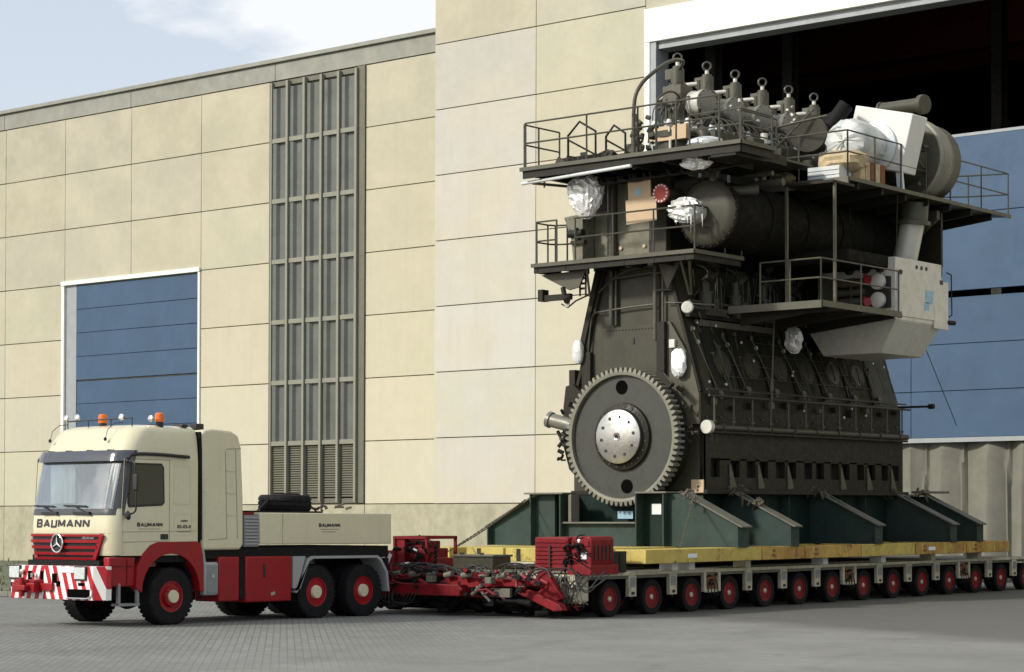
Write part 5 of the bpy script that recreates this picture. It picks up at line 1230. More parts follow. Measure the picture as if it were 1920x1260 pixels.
# fuel pumps / dark hydraulic gear between z 6.8 and 8
for k in range(6):
    y = 6.2+1.27*k; x = side(7.2, 0.22)
    q = MB().cyl((x, y, 6.78), (x, y, 7.35), 0.17, 16).cyl((x, y, 7.35), (x, y, 7.65), 0.11, 14).cyl((x, y+0.42, 6.78), (x, y+0.42, 7.2), 0.10, 12).box(x-0.2, x+0.2, y-0.2, y+0.62, 6.78, 6.92)
    q.cyl((x, y, 7.0), (x, y, 7.05), 0.21, 16).cyl((x, y, 7.3), (x, y, 7.34), 0.2, 16)
    E(q, 'fuel_pump', m_pipe)
    q = MB()
    for j in range(5):
        q.tube(smooth_path([(x, y+0.08*j-0.15, 7.6), (x+0.08, y+0.1*j, 7.8), (x-0.1, y+0.16*j, 7.95), (x-0.25, y+0.2*j, 8.0)], 4), 0.018, 6)
        q.tube([(x+0.22, y-0.3+0.17*j, 6.85), (x+0.22, y-0.3+0.17*j+rp.uniform(-.12, .12), 7.5+0.2*rp.random())], 0.010, 6)
    E(q, 'fuel_line', m_engl)
# ---- front end face of the frame: cover plates, posts, ladder rails
yq = YE0+0.02
E(MB().box(EX-0.98, EX+0.70, yq-0.06, yq, 5.3, 6.56), 'end_cover', m_eng, bevel=0.01)
for k in range(16): E(MB().cyl((EX-0.86+0.095*k, yq-0.075, 6.48), (EX-0.86+0.095*k, yq-0.06, 6.48), 0.015, 6), 'bolt', m_eng2)
E(MB().box(EX-0.10, EX-0.04, yq-0.08, yq-0.06, 6.14, 6.28), 'cover_mark', m_sign)
E(MB().box(EX+0.70, EX+0.92, yq-0.22, yq, 4.4, 6.60), 'end_post', m_eng2, bevel=0.01)
E(MB().cyl((EX-0.68, yq-0.10, 6.6), (EX-0.68, yq-0.10, 9.9), 0.06, 12).cyl((EX-0.56, yq-0.08, 6.6), (EX-0.56, yq-0.08, 8.0), 0.035, 10), 'riser_pipe', m_pipe)
E(MB().cyl((EX+0.60, yq-0.12, 6.2), (EX+0.60, yq-0.12, 8.0), 0.055, 12).cyl((EX+0.80, yq-0.10, 6.6), (EX+0.80, yq-0.10, 8.0), 0.03, 10), 'riser_pipe', m_engl)
q = MB()
q.tube(smooth_path([(EX-1.45, yq-0.10, 5.3), (EX-1.30, yq-0.10, 6.6), (EX-1.20, yq-0.10, 6.9), (EX-0.9, yq-0.12, 6.95), (EX-0.2, yq-0.12, 7.0), (EX+0.55, yq-0.12, 7.03)], 5), 0.022, 8)
q.tube([(EX+0.9, yq-0.1, 7.05), (EX+1.3, yq-0.1, 7.02), (EX+2.0, yq+0.3, 6.95)], 0.018, 8)
q.tube([(EX-0.7, yq-0.15, 7.7), (EX+0.6, yq-0.15, 7.78)], 0.03, 8); q.tube([(EX+0.62, yq-0.13, 7.35), (EX+1.05, yq-0.13, 7.35)], 0.03, 8); q.tube([(EX+0.62, yq-0.13, 7.75), (EX+0.95, yq-0.13, 7.78)], 0.03, 8)
q.tube(smooth_path([(EX-1.0, yq-0.16, 7.4), (EX-0.7, yq-0.2, 7.6), (EX-0.2, yq-0.2, 7.85), (EX+0.7, yq-0.2, 7.92)], 5), 0.018, 8)
E(q, 'end_pipe', m_pipe)
for s in (-1, 1):
    E(MB().bar((EX+s*1.80, yq-0.03, 4.95), (EX+s*(hw_(zt)-0.05), yq-0.03, zt), 0.08, 0.10, upd=(0, 1, 0)), 'edge_flange', m_eng2)
E(MB().bar((EX-1.66, yq-0.08, 5.75), (EX-1.05, yq-0.08, 8.0), 0.14, 0.10, upd=(0, 1, 0)), 'cable_tray', m_eng2)
E(MB().box(EX-1.56, EX-1.30, yq-0.12, yq-0.02, 4.6, 6.0), 'end_box', m_eng2, bevel=0.01)
E(MB().prism([(EX+0.75, 7.95), (EX+1.35, 7.95), (EX+1.0, 7.35)], 'y', yq-0.2, yq-0.17), 'gusset', m_engl)
E(MB().box(EX+1.02, EX+1.18, yq-0.18, yq-0.05, 5.98, 6.18), 'sensor_box', m_silver, bevel=0.01)
# chain case bulge at the right of the flywheel
E(MB().prism([(EX+0.9, 4.2), (EX+1.80, 4.2), (EX+1.80, 4.9), (EX+1.58, 5.7), (EX+1.0, 6.6), (EX+0.92, 6.6)], 'y', yq-0.10, yq), 'chain_case', m_engl)
# ---- flywheel (turning wheel)
FC = Vector((-3.10, 4.62, 3.93)); RT = 1.62
fly = thing('flywheel', 'x', 'x', tuple(FC)) if False else None
NT = 72
fw_ = MB().lathe([(0.40, 0.10), (1.44, 0.10), (1.47, 0.03), (1.50, 0.0), (1.50, 0.26), (0.40, 0.26)], FC, (0, 1, 0), 76)
fwo = E(fw_, 'flywheel', m_fly)
rimb = MB().lathe([(1.44, 0.095), (1.445, 0.0), (1.515, -0.01), (1.515, 0.27)], FC, (0, 1, 0), 76, cap=False)
for k in range(NT):
    a = 2*math.pi*k/NT; dn = math.pi/NT
    def P(r, an, y): return FC+Vector((r*math.cos(an), y, r*math.sin(an)))
    w1, w2 = dn*0.80, dn*0.34
    V = [P(1.505, a-w1, -0.01), P(1.505, a+w1, -0.01), P(RT, a+w2, 0.0), P(RT, a-w2, 0.0), P(1.505, a-w1, 0.27), P(1.505, a+w1, 0.27), P(RT, a+w2, 0.27), P(RT, a-w2, 0.27)]
    rimb.add(V, [(0,1,2,3),(4,7,6,5),(0,4,5,1),(1,5,6,2),(2,6,7,3),(3,7,4,0)])
E(rimb, 'gear_rim', m_teeth, fwo)
for ang in (92, -85):
    c = FC+Vector((1.16*math.cos(R(ang)), 0.09, 1.16*math.sin(R(ang))))
    E(MB().cyl(c-Vector((0, 0.004, 0)), c+Vector((0, 0.012, 0)), 0.165, 24), 'lightening_hole', m_hole, fwo)
E(MB().lathe([(0.80, 0.10), (0.78, 0.02), (0.66, -0.02), (0.62, -0.10), (0.40, -0.10)], FC, (0, 1, 0), 48), 'hub_flange', m_eng2, fwo)
q = MB()
for k in range(20):
    a = 2*math.pi*(k+0.5)/20; p = FC+Vector((0.71*math.cos(a), -0.02, 0.71*math.sin(a))); q.cyl(p, p+Vector((0, 0.05, 0)), 0.022, 6)
E(q, 'hub_bolt', m_pipe, fwo)
hubp = E(MB().lathe([(0, -0.165), (0.07, -0.17), (0.09, -0.185), (0.10, -0.165), (0.61, -0.135), (0.63, -0.12), (0.63, -0.05)], FC, (0, 1, 0), 56), 'hub_plate', m_steel, fwo)
q = MB()
for k in range(10):
    a = 2*math.pi*(k+0.25)/10; p = FC+Vector((0.465*math.cos(a), -0.155, 0.465*math.sin(a))); q.cyl(p, p+Vector((0, 0.02, 0)), 0.038, 12)
q.lathe([(0.045, 0), (0, 0.0)], FC+Vector((0, -0.19, 0)), (0, 1, 0), 12)
E(q, 'hub_hole', m_sign, fwo)
E(MB().cyl(FC+Vector((0, 0.2, 0)), FC+Vector((0, 0.75, 0)), 0.5, 32), 'crankshaft', m_eng2)
# lower rear disc under the wheel (dark casing)
E(MB().lathe([(1.30, 0.42), (1.45, 0.45), (1.5, 0.6), (1.5, 0.7)], FC, (0, 1, 0), 48), 'thrust_casing', m_eng2)
# turning gear on the left
q = MB().cyl((EX-2.28, yq-0.4, 4.40), (EX-1.70, yq-0.3, 4.25), 0.17, 18).cyl((EX-2.34, yq-0.41, 4.42), (EX-2.26, yq-0.4, 4.39), 0.20, 18)
E(q, 'turning_motor', m_dullsilver)
q = MB(); 
q.prism([(EX-2.05, 3.85), (EX-1.85, 3.2), (EX-1.5, 2.9), (EX-1.3, 4.9), (EX-1.75, 5.25), (EX-1.95, 5.2), (EX-2.02, 4.7)], 'y', yq-0.25, yq+0.2)
E(q, 'turning_gear_case', m_eng2, bevel=0.02)
rg_ = random.Random(12); q = MB()
for k in range(26):
    p = Vector((EX-2.1+0.5*rg_.random(), yq-0.45+0.15*rg_.random(), 3.4+1.4*rg_.random())); q.cyl(p, p+Vector((rg_.uniform(-.15, .15), rg_.uniform(-.08, .02), rg_.uniform(-.15, .15))), rg_.uniform(0.02, 0.06), 8)
E(q, 'turning_gear_fitting', m_eng2)
E(MB().box(EX-1.95, EX-1.78, yq-0.1, yq+0.2, 4.6, 5.6), 'side_duct', m_eng2)
q = MB(); rg_ = random.Random(13)
for k in range(22):
    a = R(rg_.uniform(-5, 52)); r = rg_.uniform(1.50, 1.78)
    p = FC+Vector((r*math.cos(a), 0.35+0.1*rg_.random(), r*math.sin(a))); q.cyl(p, p+Vector((rg_.uniform(-.12, .12), rg_.uniform(-.06, .06), rg_.uniform(-.2, .2))), rg_.uniform(0.02, 0.06), 8)
q.obox(FC+Vector((1.22, 0.05, 1.30)), (0.50, 0.12, 0.14), (0, R(42), 0))
E(q, 'guard_fitting', m_eng2)
# ---- cylinder block / scavenge box above the frame
E(MB().box(EX-1.35, EX+0.85, YE0+0.10, YE1-0.2, zt, 10.15), 'cylinder_frame', m_eng2, bevel=0.02)
yf2 = YE0+0.10
E(MB().prism([(EX-1.66, 9.20), (EX-1.10, 9.24), (EX-1.10, 8.10), (EX-1.38, 8.10), (EX-1.46, 8.7)], 'y', yf2-0.75, yf2+0.4), 'drain_tank', m_engf, bevel=0.015)
E(MB().box(EX-1.08, EX-0.70, yf2-0.30, yf2, 8.12, 9.30), 'end_housing', m_engf, bevel=0.012)
E(MB().box(EX-0.54, EX+0.42, yf2-0.16, yf2, 8.14, 9.95), 'end_housing', m_engf, bevel=0.012)
for k in range(9): E(MB().cyl((EX-0.46+0.10*k, yf2-0.18, 8.24), (EX-0.46+0.10*k, yf2-0.16, 8.24), 0.016, 6), 'bolt', m_eng2)
for x in (-0.40, 0.28): E(MB().cyl((EX+x, yf2-0.20, 8.42), (EX+x, yf2-0.15, 8.42), 0.045, 10), 'brass_plug', m_card)
E(MB().cyl((EX-0.62, yf2-0.22, 8.08), (EX-0.62, yf2-0.22, 10.1), 0.12, 16), 'corner_column', m_pipe)
E(MB().box(EX+0.42, EX+0.92, yf2-0.20, yf2, 8.10, 10.1), 'corner_column', m_eng, bevel=0.02)
q = MB().cyl((EX-1.5, yf2-0.76, 8.78), (EX-1.05, yf2-0.80, 8.78), 0.09, 12).box(EX-1.40, EX-1.0, yf2-0.84, yf2-0.7, 8.52, 8.60).cyl((EX-1.2, yf2-0.8, 8.6), (EX-1.2, yf2-0.86, 8.9), 0.05, 10)
for k in range(8): q.cyl((EX-1.6+0.13*k, yf2-0.77, 9.14), (EX-1.6+0.13*k, yf2-0.79, 9.14), 0.012, 6)
E(q, 'tank_fitting', m_eng2)
flg = E(MB().lathe([(0.22, 0.0), (0.22, 0.05), (0, 0.055)], (EX+1.18, yf2-0.75, 9.50), (0, -1, 0), 26), 'red_blank_flange', mat('red_primer', (0.42, 0.07, 0.05), 0.6))
q = MB()
for k in range(14):
    a = 2*math.pi*k/14; p = Vector((EX+1.18+0.185*math.cos(a), yf2-0.80, 9.50+0.185*math.sin(a))); q.cyl(p, p-Vector((0, 0.02, 0)), 0.022, 8)
E(q, 'flange_bolt', m_label, flg)
E(MB().cyl((EX+1.18, yf2-0.75, 9.50), (EX+1.18, yf2+0.3, 9.50), 0.17, 18), 'flange_pipe', m_pipe)
E(MB().prism([(EX+1.15, 9.85), (EX+2.1, 9.85), (EX+1.6, 9.45), (EX+1.5, 9.2), (EX+1.15, 9.3)], 'y', yf2-0.2, yf2-0.1), 'bracket_plate', m_eng2)
# ---- exhaust receiver (big horizontal drum on the near side)
RC = Vector((EX+2.22, 4.95, 9.0)); RR = 0.76
rc_ = MB().lathe([(0, -0.06), (0.58, -0.02), (0.72, 0.02), (RR+0.05, 0.06), (RR+0.05, 0.14), (RR, 0.16), (RR, 8.6), (0, 8.7)], RC, (0, 1, 0), 48)
E(rc_, 'exhaust_receiver', m_recshade)
E(MB().lathe([(0, -0.085), (0.58, -0.045), (0.72, -0.005), (RR-0.0, 0.045), (RR-0.0, 0.055)], RC, (0, 1, 0), 44), 'receiver_cap', m_eng)
q = MB()
for k in range(26):
    a = 2*math.pi*k/26; p = RC+Vector(((RR+0.015)*math.cos(a), 0.05, (RR+0.015)*math.sin(a))); q.cyl(p, p-Vector((0, 0.04, 0)), 0.022, 6)
E(q, 'receiver_bolt', m_eng2)
for y in (1.6, 3.2, 4.8, 6.4): E(MB().lathe([(RR, y), (RR+0.04, y), (RR+0.04, y+0.08), (RR, y+0.08)], RC, (0, 1, 0), 40), 'receiver_ring', m_recshade)
E(MB().cyl(RC+Vector((-0.22, -0.05, 0.02)), RC+Vector((-0.22, -0.36, 0.02)), 0.27, 22), 'receiver_stub', m_silver)
# bent pipes between receiver and gallery
E(MB().tube(smooth_path([(EX+2.35, 5.1, 10.05), (EX+2.35, 5.05, 9.75), (EX+2.42, 5.1, 9.56), (EX+2.75, 5.3, 9.48), (EX+3.2, 5.6, 9.5)], 6), 0.11, 12), 'bent_pipe', m_pipe)
E(MB().tube([(EX+2.4, 6.2, 9.95), (EX+3.2, 6.2, 9.95)], 0.06, 10).tube([(EX+2.4, 6.5, 9.78), (EX+3.3, 6.5, 9.78)], 0.09, 10), 'cross_pipe', m_engl)

# ---- galleries with railings
def railing(pts, h, parent, post=1.05, top=True, mid=(0.55,), r=0.021, posts=True, mt=None):
    mb = MB(); pts = [Vector(p) for p in pts]
    for hh in [h]+[h*m for m in mid]: mb.tube([p+Vector((0, 0, hh)) for p in pts], r, 6)
    for a, b in zip(pts, pts[1:]):
        n = max(1, round((b-a).length/post))
        for k in range(n+1):
            p = a.lerp(b, k/n); mb.cyl(p, p+Vector((0, 0, h)), r*1.05, 6)
    return E(mb, 'railing', mt or m_pipe, parent)
# mid gallery
zg = 8.08
mg = E(MB().prism([(-5.5, 4.30), (-0.82, 4.30), (-0.82, 6.35), (-1.3, 6.35), (-1.3, 5.25), (-4.6, 5.25), (-5.5, 5.25)], 'z', zg-0.05, zg), 'gallery', m_engl, bevel=0.004)
E(MB().box(-5.5, -0.82, 4.28, 4.33, zg-0.06, zg+0.03).box(-0.84, -0.80, 4.33, 6.35, zg-0.06, zg+0.03), 'gallery_edge', m_engl, mg)
E(MB().box(-5.45, -0.86, 4.34, 4.40, zg-0.20, zg-0.05).box(-0.90, -0.86, 4.40, 6.3, zg-0.20, zg-0.05), 'gallery_beam', m_eng2, mg)
for k in range(6): E(MB().box(-5.4+0.85*k, -5.34+0.85*k, 4.33, 5.28, zg-0.20, zg-0.05), 'gallery_bearer', m_eng2, mg)
railing([(-4.75, 5.2, zg), (-5.1, 5.2, zg), (-5.38, 5.10, zg), (-5.46, 4.9, zg), (-5.46, 4.45, zg), (-5.36, 4.34, zg), (-4.75, 4.33, zg)], 1.02, mg, post=0.6)
railing([(-4.2, 4.33, zg), (-3.1, 4.33, zg), (-1.95, 4.33, zg), (-0.84, 4.36, zg), (-0.84, 5.6, zg), (-0.84, 6.3, zg)], 1.02, mg, post=1.15)
# brackets and a lamp under its left end
E(MB().prism([(-5.45, 7.86), (-4.1, 7.90), (-4.3, 7.5), (-4.6, 7.45)], 'y', 4.6, 4.66), 'gallery_bracket', m_engl, mg)
E(MB().box(-5.40, -4.50, 4.5, 4.62, 7.22, 7.36).box(-5.42, -5.28, 4.45, 4.7, 7.22, 7.5), 'gallery_bracket', m_eng2, mg)
q = MB().cyl((-4.62, 4.4, 7.5), (-4.55, 4.4, 7.2), 0.06, 10).cyl((-4.45, 4.38, 7.25), (-4.35, 4.2, 7.15), 0.08, 12).tube([(-4.62, 4.35, 7.1), (-4.4, 4.3, 7.0), (-4.2, 4.35, 7.15), (-4.0, 4.6, 7.3)], 0.02, 6)
E(q, 'lamp_fitting', m_eng2, mg)
E(MB().lathe([(0.07, 0), (0.07, 0.03), (0, 0.035)], (-4.40, 4.28, 7.08), (0.1, -1, -0.2), 12), 'lamp_glass', m_silver, mg)
q = MB()
for k in range(4): q.box(-4.35, -4.20, 4.7, 4.74, 7.45+0.12*k, 7.50+0.12*k)
q.box(-4.37, -4.34, 4.7, 4.74, 7.3, 7.95).box(-4.2, -4.17, 4.7, 4.74, 7.3, 7.95)
E(q, 'short_ladder', m_eng2, mg)
q = MB()
for y in (0,): q.bar((-4.0, 4.5, 7.95), (-4.2, 4.9, 7.3), 0.05, 0.05); q.bar((-1.35, 4.5, 8.0), (-1.55, 5.2, 7.2), 0.05, 0.05); q.bar((-1.1, 4.5, 8.0), (-1.5, 5.2, 7.2), 0.05, 0.05)
E(q, 'strut', m_engl, mg)
# top gallery
zt2 = 10.30
tg = E(MB().prism([(-5.35, 3.70), (0.83, 3.70), (0.83, 5.1), (0.25, 5.1), (0.25, 7.7), (-1.9, 7.7), (-1.9, 6.2), (-4.6, 6.2), (-5.35, 6.0)], 'z', zt2-0.05, zt2), 'gallery', m_engl, bevel=0.004)
E(MB().box(-5.35, 0.83, 3.67, 3.72, zt2-0.07, zt2+0.02).box(0.81, 0.86, 3.72, 5.1, zt2-0.07, zt2+0.02), 'gallery_edge', m_engl, tg)
E(MB().box(-5.3, 0.78, 3.73, 3.79, zt2-0.24, zt2-0.05).box(0.74, 0.79, 3.8, 5.1, zt2-0.24, zt2-0.05), 'gallery_beam', m_eng2, tg)
for k in range(7): E(MB().box(-4.9+0.9*k, -4.82+0.9*k, 3.74, 6.0, zt2-0.26, zt2-0.05), 'gallery_bearer', m_eng2, tg)
E(MB().box(0.0, 0.65, 3.75, 5.0, zt2-0.3, zt2-0.05), 'gallery_bearer', m_eng2, tg)
railing([(-1.95, 3.72, zt2), (-3.4, 3.72, zt2), (-5.2, 3.72, zt2), (-5.34, 3.85, zt2), (-5.34, 4.4, zt2), (-5.33, 5.2, zt2)], 1.06, tg, post=1.5)
railing([(-1.95, 3.72, zt2), (-0.9, 3.72, zt2), (0.25, 3.72, zt2)], 1.06, tg, post=1.2)
railing([(-0.55, 3.74, zt2-0.05), (0.81, 3.72, zt2-0.05), (0.81, 5.0, zt2-0.05)], 0.75, tg, post=1.2)
for (x0, x1) in ((-4.15, -3.35), (-3.05, -2.50)):
    h = 0.98 if x0 < -4 else 0.78
    E(MB().tube([(x0, 4.0, zt2), (x0, 4.0, zt2+h*0.7), (x0+(x1-x0)*0.42, 4.0, zt2+h), (x1, 4.0, zt2+h*0.72), (x1, 4.0, zt2)], 0.028, 8).tube([(x0, 4.0, zt2+h*0.6), (x1, 4.2, zt2+0.12)], 0.022, 8), 'hatch_handrail', m_eng2, tg)
q = MB(); rb_ = random.Random(8)
for k in range(16):
    p = Vector((rb_.uniform(-4.35, -2.7), rb_.uniform(3.9, 4.6), zt2+rb_.uniform(0.02, 0.12))); q.obox(p, (rb_.uniform(0.15, 0.5), rb_.uniform(0.1, 0.3), rb_.uniform(0.05, 0.25)), (rb_.uniform(-.4, .4), rb_.uniform(-.5, .5), rb_.uniform(0, 3)))
E(q, 'hatch_cover', m_eng2, tg, bevel=0.02)
E(MB().tube([(-5.45, 3.9, 9.98), (-2.1, 3.66, 10.03)], 0.042, 10), 'white_pipe', m_wrap, tg)
q = MB().bar((-5.3, 4.1, 10.0), (-4.3, 5.2, 9.9), 0.05, 0.06).bar((-4.9, 4.05, 10.2), (-4.9, 4.05, 9.85), 0.03, 0.03)
E(q, 'strut', m_engl, tg)
q = MB(); rb_ = random.Random(28)
for k in range(30):
    x = rb_.uniform(-4.3, -0.4); q.tube(smooth_path([(x, 4.5, 10.0), (x+0.1, 4.5, 9.88), (x+rb_.uniform(0.2, 0.6), 4.6, 9.85+0.1*rb_.random()), (x+0.6, 4.9, 10.0)], 4), rb_.uniform(0.015, 0.04), 6)
E(q, 'underfloor_pipe', m_eng2, tg)
E(MB().tube(smooth_path([(-2.22, 3.95, zt2-0.3), (-2.22, 3.95, 11.4), (-2.12, 4.05, 11.9), (-1.9, 4.4, 12.3), (-2.0, 5.2, 12.66), (-2.4, 6.2, 12.85), (-2.9, 6.8, 12.84)], 7), 0.045, 10), 'hose_arc', m_pipe, tg)
E(MB().tube(smooth_path([(-2.05, 4.6, zt2), (-2.05, 4.6, 11.5), (-2.0, 4.7, 11.75), (-1.95, 5.0, 11.9), (-2.0, 5.4, 11.88), (-2.1, 5.8, 11.6)], 6), 0.028, 8), 'hose_arc', m_pipe, tg)
# stack of fittings at the left of the first cylinder
q = MB(); rb_ = random.Random(18)
q.cyl((-2.65, 4.6, zt2), (-2.65, 4.6, 11.0), 0.10, 14).cyl((-2.65, 4.6, 11.0), (-2.65, 4.6, 11.4), 0.06, 12).box(-2.8, -2.5, 4.45, 4.7, zt2+0.1, zt2+0.4)
for k in range(30):
    p = Vector((-2.65+0.55*rb_.random(), 4.4+0.4*rb_.random(), zt2+0.95*rb_.random())); q.cyl(p, p+Vector((rb_.uniform(-.12, .12), rb_.uniform(-.1, .1), rb_.uniform(-.15, .2))), rb_.uniform(0.02, 0.07), 8)
E(q, 'valve_group', m_engl, tg)
# ---- cylinders
CX = -3.0
Y1, PT = 6.85, 1.27
for i in range(6):
    y = Y1+PT*i
    cy = MB().cyl((CX, y, 10.1), (CX, y, 11.15), 0.50, 28).cyl((CX, y, 11.15), (CX, y, 11.30), 0.60, 28)
    co = E(cy, 'cylinder', m_eng)
    q = MB()
    for k in range(10):
        a = 2*math.pi*(k+0.5)/10; p = Vector((CX+0.50*math.cos(a), y+0.50*math.sin(a), 11.30)); q.cyl(p, p+Vector((0, 0, 0.22)), 0.045, 8)
    E(q, 'stud', m_steel, co)
    E(MB().box(CX-0.50, CX+0.62, y-0.56, y-0.40, 11.05, 11.40), 'cover_plate', m_card if i == 0 else m_engl, co, bevel=0.01)
    q = MB().cyl((CX, y, 11.3), (CX, y, 12.05), 0.27, 20).cyl((CX, y, 11.55), (CX, y, 11.62), 0.36, 20).cyl((CX, y, 11.95), (CX, y, 12.05), 0.34, 20)
    for k in range(6):
        a = 2*math.pi*k/6; q.cyl((CX+0.30*math.cos(a), y+0.30*math.sin(a), 11.55), (CX+0.30*math.cos(a), y+0.30*math.sin(a), 12.12), 0.028, 8)
    E(q, 'valve_housing', m_engl, co)
    q = MB().box(CX-0.26, CX+0.26, y-0.26, y+0.26, 12.05, 12.42); q.cyl((CX, y, 12.42), (CX, y, 12.86), 0.165, 18).cyl((CX, y, 12.42), (CX, y, 12.46), 0.24, 18)
    q.box(CX-0.30, CX-0.10, y-0.1, y+0.1, 12.62, 12.86).cyl((CX, y, 12.86), (CX, y, 12.92), 0.12, 16)
    for k in range(6):
        a = 2*math.pi*k/6; q.cyl((CX+0.2*math.cos(a), y+0.2*math.sin(a), 12.42), (CX+0.2*math.cos(a), y+0.2*math.sin(a), 12.52), 0.025, 6)
    E(q, 'actuator', m_engl, co)
    E(MB().cyl((CX, y, 12.92), (CX, y, 13.02), 0.05, 12), 'eye_neck', m_silver, co)
    E(MB().tube(arc((CX, y, 13.13), 0.10, 0, 2*math.pi, 16, (0.8, 0.6, 0), (0, 0, 1)), 0.026, 8), 'lifting_eye', m_pipe, co)
    if i > 0: E(MB().tube(smooth_path([(CX-0.12, y, 12.72), (CX-0.55, y-0.25, 12.68), (CX-0.95, y-0.35, 12.55), (CX-1.15, y-0.35, 12.35)], 5), 0.055, 10), 'pressure_pipe', m_silver, co)
    # exhaust outlet drum towards the near side
    yd = y+0.10; c0 = Vector((CX+0.42, yd, 11.98)); dirv = Vector((1, -0.25, -0.06)).normalized()
    E(MB().cyl(c0-dirv*0.35, c0, 0.22, 20), 'exhaust_neck', m_engl, co)
    E(MB().lathe([(0.27, 0.0), (0.31, 0.0), (0.31, 0.05), (0.285, 0.06), (0.285, 0.30), (0.31, 0.31), (0.31, 0.42)], c0, dirv, 28), 'exhaust_bellows', m_silver if i == 0 else m_dullsilver, co)
    E(MB().lathe([(0.30, 0.42), (0.31, 0.45), (0.24, 0.475), (0, 0.48)], c0, dirv, 28), 'blank_cover', m_dullsilver, co)
    q = MB()
    for k in range(12):
        a = 2*math.pi*k/12; u = Vector((0, 0, 1)); v = dirv.cross(u).normalized(); p = c0+dirv*0.47+(u*math.cos(a)+v*math.sin(a))*0.30; q.cyl(p, p+dirv*0.03, 0.018, 6)
    q.cyl(c0+Vector((0.12, 0, 0.30)), c0+Vector((0.12, 0, 0.55)), 0.045, 8); q.cyl(c0+Vector((0.30, 0, 0.28)), c0+Vector((0.36, 0, 0.48)), 0.02, 8)
    E(q, 'drum_fitting', m_engl, co)
    # down bend to the receiver
    E(MB().tube(smooth_path([(CX+0.80, y-0.45, 11.25), (CX+0.95, y-0.45, 11.22), (CX+1.08, y-0.45, 11.0), (CX+1.10, y-0.45, 10.3)], 5), 0.13, 12), 'down_pipe', m_pipe, co)
    for (dx, dy, dz, r) in ((0.55, -0.35, 11.48, 0.10), (0.88, 0.45, 11.40, 0.11), (-0.35, -0.45, 11.50, 0.10), (0.15, -0.58, 11.47, 0.07), (1.05, -0.1, 11.30, 0.08)):
        E(MB().lathe([(0, 0.09), (r*0.7, 0.075), (r, 0.0), (r*1.1, -0.05), (r*0.4, -0.10), (r*0.35, -0.22)], (CX+dx, y+dy, dz), (0, 0, 1), 14), 'plastic_cap', m_wrap, co)
    q = MB(); ri = random.Random(i+40)
    for k in range(22):
        a = ri.uniform(0, 6.28); rr_ = ri.uniform(0.28, 0.62); p = Vector((CX+rr_*math.cos(a), y+rr_*math.sin(a), 11.35+0.75*ri.random())); q.cyl(p, p+Vector((ri.uniform(-.12, .12), ri.uniform(-.12, .12), ri.uniform(-.05, .25))), ri.uniform(0.012, 0.045), 8)
    for k in range(5):
        p = Vector((CX+ri.uniform(-.5, .3), y-0.35, 11.45)); q.tube(smooth_path([p, p+Vector((0.1, -0.1, 0.4)), p+Vector((0.2, 0.1, 0.65)), p+Vector((0.25, 0.25, 0.6))], 4), 0.014, 6)
    for k in range(9):
        a = ri.uniform(0, 6.28); rr_ = ri.uniform(0.30, 0.55); h_ = ri.uniform(0.35, 0.95)
        p = Vector((CX+rr_*math.cos(a), y+rr_*math.sin(a), 11.4)); q.cyl(p, p+Vector((0, 0, h_)), 0.018, 6); q.cyl(p+Vector((0, 0, h_)), p+Vector((0, 0, h_+0.07)), 0.045, 8)
    E(q, 'head_fitting', m_pipe, co)
    E(MB().cyl((CX+0.15, y-0.3, 10.1), (CX+0.15, y-0.55, 11.05), 0.02, 8).cyl((CX-0.45, y-0.56, 10.3), (CX-0.45, y-0.56, 11.1), 0.035, 8).cyl((CX+0.18, y-0.58, 10.3), (CX+0.18, y-0.58, 11.05), 0.035, 8), 'stay_rod', m_silver, co)
q = MB(); rc2 = random.Random(91)
for k in range(90):
    p = Vector((rc2.uniform(-2.6, -1.2), rc2.uniform(6.2, 14.2), rc2.uniform(10.4, 11.5))); q.cyl(p, p+Vector((rc2.uniform(-.2, .2), rc2.uniform(-.25, .3), rc2.uniform(-.15, .3))), rc2.uniform(0.015, 0.055), 8)
for k in range(26):
    y = 6.3+0.3*k; p = Vector((-2.2, y, 11.3)); q.tube(smooth_path([p, p+Vector((0.25, 0.05, 0.25)), p+Vector((0.55, 0.1, 0.1)), p+Vector((0.75, 0.12, -0.5))], 4), 0.018, 6)
E(q, 'deck_pipework', m_pipe)
q = MB()
for k in range(30):
    p = Vector((rc2.uniform(-2.7, -1.0), rc2.uniform(6.3, 14.2), rc2.uniform(10.9, 12.3))); q.cyl(p, p+Vector((rc2.uniform(-.1, .1), rc2.uniform(-.1, .1), rc2.uniform(-.05, .1))), rc2.uniform(0.02, 0.05), 10)
E(q, 'pale_fitting', m_silver)
# gallery boards along the cylinder heads (near side) and boxes
for k in range(3):
    y = 5.6+2.0*k if k < 1 else 5.6+2.0*k
    E(MB().box(-1.62, -1.50, y+0.6, y+2.45, 10.65-0.04*k, 11.12-0.04*k), 'kick_board', m_eng, bevel=0.01)
E(MB().box(-1.8, -0.3, 6.9, 14.2, 10.30, 10.42), 'upper_walkway', m_eng2, bevel=0.01)
for k in range(6):
    y = 7.3+1.15*k; E(MB().box(-1.5, -0.9, y, y+0.7, 10.42, 10.80+0.15*(k % 2)), 'cable_box', m_eng if k % 2 else m_engl, bevel=0.015)
railing([(-0.75, 6.1, 10.35), (-0.75, 7.7, 10.35)], 1.15, None, post=1.6)
